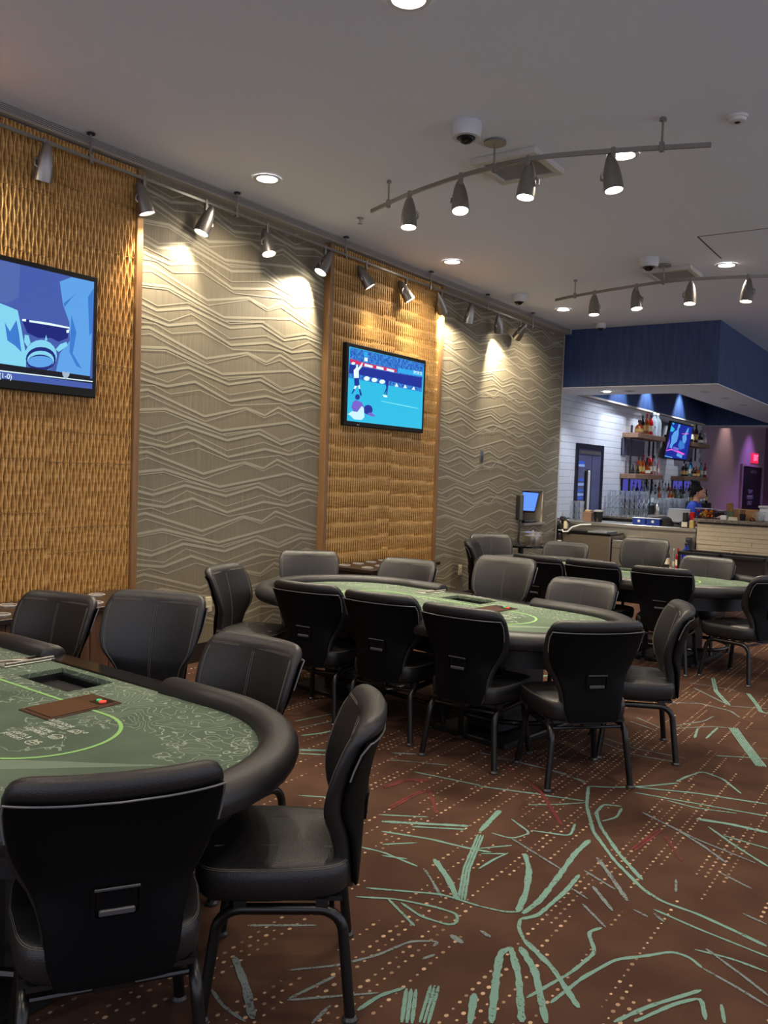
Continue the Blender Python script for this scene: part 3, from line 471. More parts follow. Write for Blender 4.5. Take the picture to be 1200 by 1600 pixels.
def text_mesh(name, s, size, m, parent=None, align='CENTER', ext=.0006, squeeze=1.0):
    cu = bpy.data.curves.new(name, 'FONT'); cu.body = s; cu.size = size; cu.align_x = align; cu.align_y = 'CENTER'; cu.extrude = ext
    t = bpy.data.objects.new(name, cu); COL.objects.link(t)
    dg = bpy.context.evaluated_depsgraph_get(); me = bpy.data.meshes.new_from_object(t.evaluated_get(dg))
    bpy.data.objects.remove(t); me.materials.clear(); me.materials.append(m)
    if squeeze != 1.0:
        for v in me.vertices: v.co.x *= squeeze
    o = bpy.data.objects.new(name, me); COL.objects.link(o)
    if parent is not None: o.parent = parent
    return o
WALLROT = (PI/2, 0, PI/2)       # text lying on a wall that faces +X
for s, z, sz, sq in (('TEAM', 1.36, .17, 1.5), ('MEMBERS', 1.19, .17, 1.25), ('ONLY', 1.02, .17, 1.5)):
    t = text_mesh('lettering', s, sz, mat('grey_lettering', (168,164,176), .6), d2, squeeze=sq); t.rotation_euler = WALLROT; t.location = (-5.466, 27.55, z)

# ceiling access hatch seam
mb = MB(); mb.box(-2.17, .2, 8.06, 8.072, ZC-.002, ZC); mb.box(-2.17, -2.158, 8.06, 8.95, ZC-.002, ZC)
struct(mb.build('trim_6', mat('hatch_gap', (70,66,62), .9)))

# ------------------------------------------------------------------ carved oak wall panels
def carved_panel(y0, y1, label, mode):
    t = thing('carved_wood_panel', label, 'wall panel', (XW, y0, 0), 0, 'carved oak panels on the left wall')
    W = y1-y0; fw = .055; zb, zt = .15, 3.745
    MB().rbox(0, .075, 0, fw, zb, zt, .003).build('side_frame', OAKTRIM, t)
    MB().rbox(0, .075, W-fw, W, zb, zt, .003).build('side_frame', OAKTRIM, t)
    MB().box(0, .03, fw, W-fw, zb, zt).build('backing', mat('dark_backing', (70,44,24), .8), t)
    mid = W/2+(.1 if mode else .34)
    cols = [(fw+.004, mid-.002), (mid+.002, W-fw-.004)]
    seams = [[zb, .55, 1.02, 1.26, 1.62, 2.05, 2.52, 2.95, 3.35, zt], [zb, .5, .98, 1.155, 1.6, 1.81, 2.3, 2.52, 3.1, 3.45, zt]]
    for ci, (a, b) in enumerate(cols):
        P = (.054 if mode == 0 else .0385); n = max(1, round((b-a)/P)); P = (b-a)/n
        for z0, z1 in zip(seams[ci], seams[ci][1:]):
            z0, z1 = z0+.0015, z1-.0015
            nz = max(4, int((z1-z0)/.018)); mb = MB(); rows = []
            wob = ci*.4
            for iz in range(nz+1):
                z = z0+(z1-z0)*iz/nz; row = []
                for j in range(n):
                    u0 = a+j*P
                    if mode == 0:
                        L = .175
                        gA = .0012+.0132*abs(math.sin(PI*(z/L+wob)))**1.1
                        gB = .0012+.0132*abs(math.sin(PI*(z/L+wob)+PI/2))**1.1
                        for c, g in ((P*.25, gA), (P*.75, gB)):
                            dd = min(.0245, .003+g*2.0)
                            row += [(.052, u0+c-g), (.052-dd, u0+c-g*.25), (.052-dd, u0+c+g*.25), (.052, u0+c+g)]
                    else:
                        f = ((z+.01*math.sin(u0*4)+ci*.03)/.152) % 1.0          # 0 bottom of a row .. 1 top
                        g = .0006 if f < .17 else .0125*(1-(f-.17)/.83)**.45+.0022
                        dd = .0265 if f >= .17 else .003
                        row += [(.052, u0+P*.5-g), (.052-dd, u0+P*.5-g*.86), (.052-dd, u0+P*.5+g*.86), (.052, u0+P*.5+g)]
                rows.append([(.052, a)]+row+[(.052, b)])
            k = len(rows[0])
            for r, iz in zip(rows, range(nz+1)):
                z = z0+(z1-z0)*iz/nz
                mb.v += [(x, y, z) for x, y in r]
            for iz in range(nz):
                for j in range(k-1):
                    mb.f.append((iz*k+j, iz*k+j+1, (iz+1)*k+j+1, (iz+1)*k+j)); mb.m.append(0)
            # closed edges so that every board is a solid slab
            mb.box(.03, .0515, a, a+.001, z0, z1); mb.box(.03, .0515, b-.001, b, z0, z1)
            mb.box(.03, .05, a, b, z0, z0+.0015); mb.box(.03, .05, a, b, z1-.0015, z1)
            mb.build('carved_board', CARVED, t, recalc=False)
    return t
carved_panel(2.08, 4.235, 'carved oak wall panel behind the left television, cut off by the frame', 0)
carved_panel(6.45, 8.575, 'carved oak wall panel behind the television showing a football match', 1)
# ------------------------------------------------------------------ poker chair (local: sitter faces +y)
#        z   front w  rear y  thick  wing  rear w
BACK = [(.350, .128, -.232, .040, .004, .125), (.365, .146, -.234, .056, .006, .142), (.42, .164, -.238, .075, .012, .159), (.50, .174, -.243, .088, .022, .168),
        (.54, .188, -.246, .092, .034, .177), (.575, .209, -.249, .094, .050, .185), (.605, .234, -.253, .094, .062, .198), (.635, .250, -.256, .093, .067, .214),
        (.67, .256, -.261, .092, .068, .232), (.70, .259, -.266, .090, .067, .243), (.75, .262, -.276, .088, .062, .252), (.80, .262, -.289, .086, .055, .256),
        (.835, .259, -.300, .086, .048, .255), (.86, .251, -.308, .084, .043, .248), (.878, .239, -.308, .070, .040, .236), (.889, .220, -.303, .048, .037, .217), (.894, .200, -.297, .026, .035, .197)]
def bk(z, k): return interp(BACK, z, k)
def sgp(a, p): return math.copysign(abs(a)**p, a)
def sec_pt(z, a, lo, hi, inset=0.0):
    """one point of the horizontal section: a runs round, lo..hi is the fraction of the thickness it covers"""
    yr, th, k = bk(z,2), bk(z,3), bk(z,4)
    u = sgp(math.cos(a), .42); s = sgp(math.sin(a), .62)
    f = (lo+hi)/2+s*(hi-lo)/2
    w = bk(z,5)+(bk(z,1)-bk(z,5))*min(1, max(0, f))**.8-inset
    g = .006 if (s > .5 and abs(u) < .09 and hi > .9 and .40 < z < .86) else 0
    return (u*w, yr+th*f+k*u*u-g*(1-abs(u)/.09), z)
def section(z, lo, hi, inset, n=44): return [sec_pt(z, 2*PI*i/n, lo, hi, inset) for i in range(n)]
def zlevels(a=.352, b=.894): return sorted(set([a, b]+[t[0] for t in BACK if a <= t[0] <= b]+[q for q in (.39, .46, .52, .59, .62, .685, .725, .775, .82, .848) if a < q < b]))
def seat_ring(z, s, n=40):
    pts = []
    for i in range(n):
        a = 2*PI*i/n; c, d = sgp(math.cos(a), .34), sgp(math.sin(a), .36)
        hw = .247 if d > 0 else .247-.030*abs(d)
        pts.append((c*hw*s-(0), .022+d*.228*s+(.012 if d > 0 else 0), z+(.0)))
    return pts
def make_chair(label, lift=0.0, name='poker_chair'):
    t = thing(name, label, 'chair', (0,0,0), 0, 'black poker chairs')
    L = lift
    def up(p): return (p[0], p[1], p[2]+L)
    def upr(r): return [up(p) for p in r]
    zl = zlevels()
    def lo(z): return .24 if z < .826 else (.0 if z > .842 else .24-.24*(z-.826)/.016)
    c = MB().loft([upr(section(z, lo(z), 1.0, 0)) for z in zl]).build('back_cushion', LEATHER, t, smooth=50)
    s = MB().loft([upr(section(z, -.02, .30, .004)) for z in zlevels(.358, .834)]).build('back_shell', SHELL, t, smooth=50)
    # piping where the leather roll meets the shell
    path = [up(sec_pt(z, PI*.985, -.02, .30)) for z in zlevels(.72, .80)]
    top = [up((p[0], p[1]-.002, p[2])) for p in [sec_pt(.833, PI+PI*(.06+.88*i/22.0), -.02, .30) for i in range(23)]]
    MB().tube(path+top+[(-p[0], p[1], p[2]) for p in reversed(path)], .0027, 6).build('piping', PIPING, t, smooth=True)
    # stitched seams on the front face
    mbs = MB(); zs = [.41+.0205*i for i in range(22)]
    for q in (-.0045, .0045):
        mbs.tube([up((q, sec_pt(z, PI/2, .24, 1.0)[1]+.0042, z)) for z in zs], .0012, 4)
    for a in (40, 43):
        for sgn in (1, -1):
            pa = [sec_pt(z, math.radians(a), lo(z), 1.0) for z in zs]
            mbs.tube([up((sgn*p[0], p[1]+.0006, p[2])) for p in pa], .0013, 4)
    for z in (.853, .858):
        mbs.tube([up((p[0], p[1]+.0008, p[2])) for p in [sec_pt(z, math.radians(42+96*i/20.0), lo(z), 1.0) for i in range(21)]], .0013, 4)
    stuff(mbs.build('stitching', STITCH, c))
    # hand hold in the shell
    z0, hw, hh = .572, .060, .043
    def shell_y(x, z): w = bk(z,5); u = x/w; return bk(z,2)-.02*bk(z,3)+bk(z,4)*u*u
    def rr(hw, hh, r, n=5):
        P = []
        for cx, cz, a0 in ((hw-r, hh-r, 0), (-hw+r, hh-r, 90), (-hw+r, -hh+r, 180), (hw-r, -hh+r, 270)):
            for i in range(n+1):
                a = math.radians(a0+90*i/n); P.append((cx+r*math.cos(a), cz+r*math.sin(a)))
        return P
    outer, inn, inn2 = rr(hw, hh, .012), rr(hw-.009, hh-.009, .008), rr(hw-.011, hh-.011, .006)
    rings = []
    for P, off in ((outer, .002), (outer, -.006), (inn, -.006), (inn2, .004)):
        rings.append([up((x, shell_y(x, z0+z)+off, z0+z)) for x, z in P])
    MB().loft(rings, cap=False).build('handle_bezel', SHELL, s, smooth=30)
    MB().loft([rings[3][:], [ (p[0]*.98, p[1]-.002, p[2]) for p in rings[3]]]).build('handle_recess', BLACKG, s)
    zz = z0-.023
    MB().rbox(-.042, .042, shell_y(0,zz)-.0065, shell_y(0,zz)+.004, zz-.008+L, zz+.008+L, .003).build('lip_highlight', mat('grey_highlight', (62,62,66), .4), s)  # lighter grey paints the highlight on both lips of the hand hold
    MB().rbox(-.053, .053, shell_y(0,z0)-.009, shell_y(0,z0)+.003, z0+.033+L, z0+.041+L, .002).build('lip_highlight', mat('grey_highlight', (62,62,66), .4), s)
    # seat
    prof = [(.352, .86), (.356, .93), (.37, .975), (.40, .995), (.425, 1.0), (.442, .99), (.452, .965), (.459, .92), (.464, .82), (.469, .55), (.471, .2)]
    sc = MB().loft([upr(seat_ring(z, q)) for z, q in prof]).build('seat', LEATHER, t, smooth=45)
    mbs = MB()
    for x in (-.105, .105):
        for q in (-.003, .003): mbs.tube([up((x+q+(.01*math.sin(i*.5) if 0 else 0), -.15+.36*i/8, .4695-.004*abs(i-4)/4)) for i in range(9)], .0012, 4)
    mbs.tube(upr(seat_ring(.4535, .962)), .0014, 4, closed=True); mbs.tube(upr(seat_ring(.450, .975)), .0012, 4, closed=True)
    stuff(mbs.build('stitching', STITCH, sc))
    # tube frame: four legs, two side rails are the bent tops of the legs
    r = .0165; zt = .322+L
    for sx in (-1, 1):
        for sy in (-1, 1):
            fx, fy = sx*.232, -.212 if sy < 0 else .222
            tx, ty = sx*.205, -.165 if sy < 0 else .165
            P = [(fx, fy, .012)]
            for i in range(1, 6): q = i/5; P.append((fx+(tx-fx)*q*.9, fy+(ty-fy)*q*.55, .012+(zt-.075-.012)*q))
            bx, by, bz = P[-1]
            for i in range(1, 7):
                a = PI/2*i/6; P.append((bx+(tx-bx)*math.sin(a), by-sy*.075*(1-math.cos(a)), bz+(zt-bz)*math.sin(a)))
            P.append((tx, .0, zt))
            lg = MB().tube(P, r, 12).build('leg', TUBE, t, smooth=True)
            MB().lathe([(.020, 0), (.024, .002), (.024, .008), (.018, .016)], 14, (fx, fy, 0)).build('glide', GLIDE, lg, smooth=30)
    for y in (-.150, .150):
        MB().tube([(-.205, y, zt-.012), (.205, y, zt-.012)], .009, 8).build('stretcher', TUBE, t, smooth=True)
    mb = MB()
    for sx in (-1, 1):
        for y in (-.12, .12): mb.box(sx*.205-.012, sx*.205+.012, y-.018, y+.018, zt, .358+L)
    mb.box(-.2, .2, -.18, .2, .344+L, .358+L)
    mb.build('seat_pan', BLACK, t)
    # spine that carries the back
    MB().rbox(-.05, .05, -.215, -.12, .330+L, .352+L, .006).build('back_bracket', TUBE, t)
    return t

CH = [  # x, y, facing (deg), label
 (-1.833, 1.450, 56.6, 'black leather poker chair in the bottom left foreground, its back towards us'),
 (-1.732, 2.053, 127.8, 'black leather poker chair in the foreground seen from its side, seat and legs showing'),
 (-2.46, 2.452, 180, 'black chair with blue sheen facing us behind the rounded end of the nearest table'),
 (-4.00, 2.62, 191, 'leaning black chair at the left edge between nearest table and cup console'),
 (-3.492, 4.472, 5.2, 'black chair, back to us, leftmost of four along the middle table'),
 (-2.90, 4.455, 3.3, 'black chair, back to us, second from left along the middle table'),
 (-2.276, 4.364, -.7, 'black chair, back to us, third from left along the middle table'),
 (-1.704, 4.405, 46, 'black chair, back to us, rightmost of four along the middle table, turned left'),
 (-1.591, 5.077, 114.7, 'black chair seen sideways at the right end of the middle table, bluish front'),
 (-2.256, 5.62, 176, 'black chair facing us across the middle table, right of its dealer chair'),
 (-3.787, 5.755, 184.4, 'black chair facing us across the middle table, right of the cup console rings'),
 (-4.608, 5.677, 222, 'black chair facing us at the far left of the middle table'),
 (-4.22, 4.55, -74, 'black chair seen from behind at the left end of the middle table'),
 (-3.232, 7.525, -6, 'black chair, back to us, leftmost of three along the far table'),
 (-2.715, 7.525, -4, 'black chair, back to us, middle of three along the far table'),
 (-2.111, 7.47, 3, 'black chair, back to us, rightmost of three along the far table, handle visible'),
 (-1.502, 7.535, 72, 'black chair cut off by the right edge at the far table'),
 (-2.083, 8.398, 173, 'black chair facing us at the far table, in front of the black cart'),
 (-3.659, 8.791, 182.5, 'black chair facing us at the far table, in front of the ice bin'),
 (-4.62, 9.15, 222, 'black chair facing us at the far left of the far table'),
 (-4.27, 8.40, -72, 'black chair seen from behind at the left end of the far table'),
]
chair0 = make_chair(CH[0][3])
chair0.location = (CH[0][0], CH[0][1], 0); chair0.rotation_euler = (0,0,math.radians(CH[0][2]))
for x, y, a, lab in CH[1:]: copy_tree(chair0, (x, y, 0), math.radians(a), lab)
DC = [(-3.131, 2.586, 200, 'tall black dealer chair facing us behind the nearest table'),
      (-2.903, 5.70, 176, 'tall black dealer chair facing us behind the middle table'),
      (-2.834, 8.885, 176, 'tall black dealer chair facing us behind the far table')]
deal0 = make_chair(DC[0][3], .10, 'dealer_chair')
for k in range(3):
    if k == 0: deal0.location = (DC[0][0], DC[0][1], 0); deal0.rotation_euler = (0,0,math.radians(DC[0][2])); deal0['group'] = 'dealer chairs'
    else: copy_tree(deal0, (DC[k][0], DC[k][1], 0), math.radians(DC[k][2]), DC[k][3], 'dealer chairs')

# ------------------------------------------------------------------ poker table (local: long axis x, dealer at +y)
TLEN, TRAD = 1.27, .56          # half length and half width of the felt
def track(L, R, n=22, a0=None):
    """racetrack outline starting at the middle of the +y side, going to +x"""
    c = L-R; P = [(0, R)]
    for i in range(n+1): a = PI/2-PI*i/n; P.append((c+R*math.cos(a), R*math.sin(a)))
    P.append((0, -R))
    for i in range(n+1): a = -PI/2-PI*i/n; P.append((-c+R*math.cos(a), R*math.sin(a)))
    return P
GAP = .40                        # half width of the dealer's opening
def rail_path():
    L, R = TLEN+.055, TRAD+.055; P = track(L, R)[1:]
    k = len(P); P = [(GAP, R)]+P+[(-GAP, R)]
    return P
def make_table(label):
    t = thing('poker_table', label, 'table', (0,0,0), 0, 'green felt poker tables')
    zf = .700
    out = track(TLEN+.03, TRAD+.03)
    hx0, hx1, hy0, hy1 = -.19, .16, .33, .53
    hole = [(hx0,hy0), (hx0,hy1), (hx1,hy1), (hx1,hy0)]
    pts = out+hole
    tri = tessellate_polygon([[Vector((*p,0)) for p in out], [Vector((*p,0)) for p in hole]])
    mb = MB(); n = len(pts)
    mb.add([(x,y,zf) for x,y in pts], tri); mb.add([(x,y,zf-.03) for x,y in pts], [tuple(reversed(f)) for f in tri])
    m0 = len(out)
    for k in range(m0): mb.f.append((k, (k+1) % m0, n+(k+1) % m0, n+k)); mb.m.append(0)
    for k in range(4): a, b = m0+k, m0+(k+1) % 4; mb.f.append((a, b, n+b, n+a)); mb.m.append(0)
    ft = mb.build('felt_top', FELT, t)
    # open chip-tray well; the dark of its depth is put into black faces
    mb = MB(); z1 = zf-.30
    mb.add([(hx0,hy0,zf-.02),(hx1,hy0,zf-.02),(hx1,hy1,zf-.02),(hx0,hy1,zf-.02),(hx0,hy0,z1),(hx1,hy0,z1),(hx1,hy1,z1),(hx0,hy1,z1)],
           [(0,1,5,4),(1,2,6,5),(2,3,7,6),(3,0,4,7)], 1)
    mb.add([(hx0,hy0,z1),(hx1,hy0,z1),(hx1,hy1,z1),(hx0,hy1,z1)], [(0,1,2,3)], 1)
    mb.build('tray_well', [FELT, BLACK], t)
    # padded rail
    prof = [(q, z-.045) for q, z in [(-.062,.735),(-.060,.762),(-.048,.783),(-.026,.795),(.0,.798),(.028,.792),(.050,.776),(.062,.752),(.062,.728),(.052,.705),(.030,.695),(-.04,.695)]]
    P = rail_path(); rings = []
    for i, p in enumerate(P):
        a, b = P[max(0,i-1)], P[min(len(P)-1,i+1)]; dx, dy = b[0]-a[0], b[1]-a[1]; l = math.hypot(dx,dy)
        nx, ny = -dy/l, dx/l           # outward for this winding
        e = .0
        rings.append([(p[0]+nx*q, p[1]+ny*q, z) for q, z in prof])
    # rounded ends
    def endring(r, s, d):
        c = [sum(q[k] for q in r)/len(r) for k in range(3)]
        return [(c[0]+(q[0]-c[0])*s+d, c[1]+(q[1]-c[1])*s, c[2]+(q[2]-c[2])*s) for q in r]
    rings = [endring(rings[0], .55, -.016), endring(rings[0], .88, -.008)]+rings+[endring(rings[-1], .88, .008), endring(rings[-1], .55, .016)]
    MB().loft(rings).build('padded_rail', LEATHER, t, smooth=40)
    MB().rbox(-GAP, GAP, TRAD+.004, TRAD+.105, .655, .707, .006).build('dealer_edge', BLACKG, t)
    ap = track(TLEN-.06, TRAD-.06); MB().prism(ap, .52, .655).build('apron', BLACK, t, smooth=30)
    for sx in (-1, 1):
        pd = MB().rbox(sx*.62-.13, sx*.62+.13, -.22, .22, .03, .53, .02).build('pedestal', BLACK, t)
        MB().rbox(sx*.62-.26, sx*.62+.26, -.36, .36, 0, .035, .008).build('base_plate', BLACK, pd)
    fr = MB().tube([(x, y, .15) for x, y in track(1.02, .34, 14)], .016, 8, closed=True)
    fo = fr.build('foot_rail', mat('dark_steel_rail', (60,58,56), .25, metal=.9), t, smooth=True)
    mb = MB()
    for sx in (-1, 1):
        for sy in (-1, 1): mb.tube([(sx*.62, sy*.20, .15), (sx*.62, sy*.345, .15)], .012, 6)
    mb.build('rail_bracket', BLACK, fo)
    # printed betting line
    a, b = track(.77, .262, 24), track(.757, .249, 24); n = len(a); mb = MB()
    mb.add([(x,y,zf+.0012) for x,y in a]+[(x,y,zf+.0012) for x,y in b], [(k,(k+1) % n,n+(k+1) % n,n+k) for k in range(n)])
    mb.build('betting_line', LIME, t)
    # printed words and little pictures, both ends
    for sx in (1, -1):
        for dy, l1, l2, ic in ((.085, 'OUTDOOR', 'LIFESTYLE', 0), (.012, 'HOME', 'GOODS', 1), (-.062, 'GIFTS &', 'JEWELRY', 2)):
            for s, yy in ((l1, dy+.013), (l2, dy-.013)):
                w = text_mesh('lettering', s, .027, WPRINT, t, 'RIGHT'); w.location = (sx*.5+.055, yy, zf+.0014)
            mb = MB(); X, Y = sx*.5+.10, dy; fn = lambda x, y: (x, y, zf+.0014)
            def ln(*pts): ribbon(mb, [(X+p[0]*.001, Y+p[1]*.001) for p in pts], .0035, fn, taper=False)
            if ic == 0: ln((-28,-18),(-8,18),(12,-18),(-28,-18)); ln((-2,4),(6,14),(26,-18),(12,-18)); ln((24,10),(34,18),(38,6),(28,2),(24,10)); ln((-14,-18),(-8,-6),(-2,-18))
            if ic == 1: ln((-28,2),(0,24),(28,2)); ln((-22,4),(-22,-20),(22,-20),(22,4)); ln((-14,-4),(14,-4)); ln((-14,-12),(14,-12)); ln((-14,-4),(-14,-12)); ln((14,-4),(14,-12))
            if ic == 2: ln((-24,6),(24,6),(24,-22),(-24,-22),(-24,6)); ln((0,6),(0,-22)); ln((-24,-6),(24,-6)); ln((0,6),(-14,20),(-18,10),(0,6)); ln((0,6),(14,20),(18,10),(0,6))
            mb.build('icon', WPRINT, t, recalc=False)
    # card shuffler lid let into the felt
    sh = MB().rbox(.25, .43, .085, .375, zf-.01, zf+.004, .002).build('shuffler_lid', mat('smoked_brown_lid', (62,42,34), .25, coat=.3), t)
    MB().rbox(.262, .418, .105, .29, zf+.004, zf+.006, .001).build('lid_window', mat('brown_lid_window', (84,58,46), .18), sh)
    mb = MB(); mb.box(.335, .40, .305, .362, zf+.004, zf+.0052); mb.build('button_panel', BLACKG, sh)
    mb = MB(); mb.lathe([(.010,0),(.010,.004)], 10, (.352,.334,zf+.005)); mb.build('green_button', mat('green_button', (60,190,120), .4, emit=(60,190,120), strength=.3), sh)
    mb = MB(); mb.lathe([(.014,0),(.014,.004)], 10, (.378,.330,zf+.005)); mb.build('red_button', mat('red_button', (230,80,60), .4, emit=(230,80,60), strength=.3), sh)
    # money slot plate with paddle
    pl = MB().rbox(-.445, -.335, .36, .59, zf, zf+.008, .003).build('slot_plate', mat('pale_steel_plate', (176,180,166), .3, metal=.6), t)
    mb = MB(); mb.box(-.425, -.355, .50, .565, zf+.008, zf+.0095); mb.build('slot', BLACKG, pl)
    mb = MB(); mb.tube([(-.43, .37, zf+.012), (-.40, .43, zf+.014), (-.36, .48, zf+.012)], .006, 6); mb.rbox(-.35,-.338,.365,.585,zf+.008,zf+.02,.003); mb.build('paddle', NICKEL, pl)
    return t
TB = [(-3.10, 1.745, -3, 'nearest green felt poker table, cut off by the left edge'),
      (-3.04, 5.06, -9, 'middle green felt poker table ringed by black chairs'),
      (-2.80, 8.10, -6, 'far green felt poker table in front of the bar')]
tab0 = make_table(TB[0][3])
done = set()
def widen(o):
    if o.type == 'MESH' and o.data.name not in done:
        done.add(o.data.name)
        for v in o.data.vertices: v.co.x *= 1.07; v.co.y *= 1.07
    o.location.x *= 1.07; o.location.y *= 1.07
    for c in o.children: widen(c)
for c in tab0.children: widen(c)
tab0.location = (TB[0][0], TB[0][1], 0); tab0.rotation_euler = (0,0,math.radians(TB[0][2]))
for x, y, a, lab in TB[1:]: copy_tree(tab0, (x, y, 0), math.radians(a), lab)

# ------------------------------------------------------------------ consoles with cup holders along the wall
def console(y0, y1, label, discs):
    t = thing('cup_console', label, 'console', (XW+.03, y0, 0), 0, 'dark wood consoles under the oak panels')
    W = y1-y0; D = .60
    MB().rbox(.05, D, 0, W, .655, .69, .004).build('console_top', DARKWOOD, t)
    MB().box(.10, D-.05, .03, W-.03, .08, .655).build('carcass', DARKWOOD, t)
    n = int(W/.14)
    for k in range(n): MB().rbox(D-.05, D-.03, .03+k*(W-.06)/n+.002, .03+(k+1)*(W-.06)/n-.002, .08, .652, .003).build('front_board', CONSFRONT, t)
    MB().box(.10, D-.08, .04, W-.04, 0, .08).build('plinth', BLACK, t)
    for (x, y) in discs:
        r = MB().lathe([(.043,0),(.058,.001),(.058,.006),(.050,.0085),(.043,.006)], 20, (x, y, .69), cap=False).build('cup_ring', mat('polished_ring', (225,222,216), .2, metal=.7), t, smooth=30)
        MB().lathe([(.0005,.0012),(.044,.0012)], 20, (x, y, .69), cap=False).build('cup_well', mat('cup_well_grey', (120,116,112), .3), r)
    return t
c1 = [(.18+.27*a, .14+.22*k) for k in range(8) for a in (0, 1)]
console(2.1, 4.05, 'dark wood console with round cup rings behind the nearest table', [(x, y) for x, y in c1 if y < 1.95])
console(6.5, 7.75, 'dark wood console with round cup rings under the football television', [(x, y) for x, y in c1 if y < 1.15])
# ------------------------------------------------------------------ televisions
def em(name, rgb, s=.85):
    return mat('screen_'+name, (10,10,12), .3, emit=rgb, strength=s, spec=.2)
PIC = {'sky': (62,84,158), 'sky2': (74,96,160), 'lb': (86,150,214), 'lb2': (122,196,222), 'mb': (52,112,190), 'nav': (18,30,110), 'nv': (24,42,140),
       'wh': (214,236,240), 'blk': (8,10,22), 'hrt': (150,170,190), 'cy': (40,176,214), 'cy2': (40,160,220), 'bl': (30,90,190), 'red': (196,40,90),
       'pur': (110,90,190), 'lw': (190,226,240), 'lw2': (110,214,226), 'pk': (236,90,200)}
def m_crowd():
    m = mat('screen_crowd', (10,10,12), .3, emit=(30,80,180), strength=.85, spec=.2); N = NT(m); p = N.coord()
    n = N.noise(p, 34.0, 2, .8); N.set(N.b.inputs['Emission Color'], N.mix(N.ramp(n, .4, .65), (24,62,170), (60,150,214))); return m
def tv(name, label, y0, y1, z0, z1, X, pic, bez, lip, wallx):
    t = thing(name, label, 'television', (wallx, (y0+y1)/2, (z0+z1)/2), 0, 'wall televisions')
    W, H = (y1-y0)/2, (z1-z0)/2; D = X-wallx
    MB().rbox(D-.055, D, -W, W, -H, H, .006).build('tv_housing', mat('tv_black', (7,7,8), .5, spec=.3), t)
    mb = MB(); mb.rbox(0, D-.05, -.2, .2, -.15, .15, .01); mb.build('wall_mount', BLACK, t)
    keys = []; mats = []
    mb = MB()
    k0, base = pic[0]
    ys = [p[0] for p in base]; 
    cy, cz = (y0+y1)/2, (z0+z1)/2
    sy0, sy1, sz0, sz1 = -W+bez, W-bez, -H+lip, H-bez
    def mi(k):
        if k not in keys:
            keys.append(k); mats.append(m_crowd() if (k == 'bl') else em(k, PIC[k]))
        return keys.index(k)
    mb.add([(D+.0006,sy0,sz0),(D+.0006,sy1,sz0),(D+.0006,sy1,sz1),(D+.0006,sy0,sz1)], [(0,1,2,3)], mi(k0))
    for i, (k, pts) in enumerate(pic[1:]):
        q = [(min(sy1,max(sy0,p[0]-cy)), min(sz1,max(sz0,p[1]-cz))) for p in pts]
        mb.poly(q, lambda a, b: (D+.0009+.0002*i, a, b), mi(k))
    mb.build('screen', mats, t, recalc=False)
    mb = MB(); mb.box(D, D+.001, -W*.72, -W*.66, -H+.012, -H+.02); mb.build('maker_badge', mat('grey_badge', (150,150,155), .4), t)
    return t
t1 = tv('television', 'large wall television at the left edge showing pale blue figures', 2.36, 3.83, 2.055, 2.885, -5.07, PIC_1, .035, .06, XW+.07)
x = text_mesh('lettering', '(1-0)', .045, em('wh', PIC['wh']), t1, 'LEFT'); x.rotation_euler = WALLROT; x.location = (.107, -.04, -.345)
t2 = tv('television', 'wall television on the middle oak panel showing a football match', 6.705, 8.17, 2.05, 2.855, -5.07, PIC_2, .04, .045, XW+.07)
x = text_mesh('lettering', 'SPORTS', .05, em('wh', PIC['wh']), t2, 'LEFT'); x.rotation_euler = WALLROT; x.location = (.108, .36, .23)
t3 = tv('television', 'small television over the bar between the bottle shelves', 17.78, 19.46, 2.09, 2.87, -5.23, PIC_3, .03, .03, XT+.01)
t3.rotation_euler = (0, math.radians(9), 0); t3.location.x += .07
MB().rbox(-.09, 0, -.15, .15, -.1, .1, .01).build('tilt_bracket', BLACK, t3)

# ------------------------------------------------------------------ ceiling fixtures
def spot(name, loc, aim, watts, angle, blend=.5, rgb=(255,236,205), parent=None, radius=.04):
    l = bpy.data.lights.new(name, 'SPOT'); l.energy = watts; l.spot_size = math.radians(angle); l.spot_blend = blend
    l.color = lin(rgb); l.shadow_soft_size = radius
    o = bpy.data.objects.new(name, l); COL.objects.link(o); o.location = loc
    o.rotation_mode = 'QUATERNION'; o.rotation_quaternion = Vector(aim).normalized().to_track_quat('-Z', 'Y')
    if parent is not None: o.parent = parent
    return o
BODY = [(r*1.1, z*1.1) for r, z in [(.004,-.135),(.016,-.125),(.030,-.095),(.043,-.05),(.051,0),(.055,.05),(.056,.085),(.050,.085),(.047,.070)]]
me_body = MB().lathe([(r, -z) for r, z in BODY], 20, cap=False).mesh('lamp_body', NICKEL, smooth=60)
me_on = MB().lathe([(.0005,-.086),(.054,-.086)], 20, cap=False).mesh('lamp_lens', LAMP)
me_off = MB().lathe([(.0005,-.077),(.054,-.077)], 20, cap=False).mesh('lamp_lens', LAMPOFF)
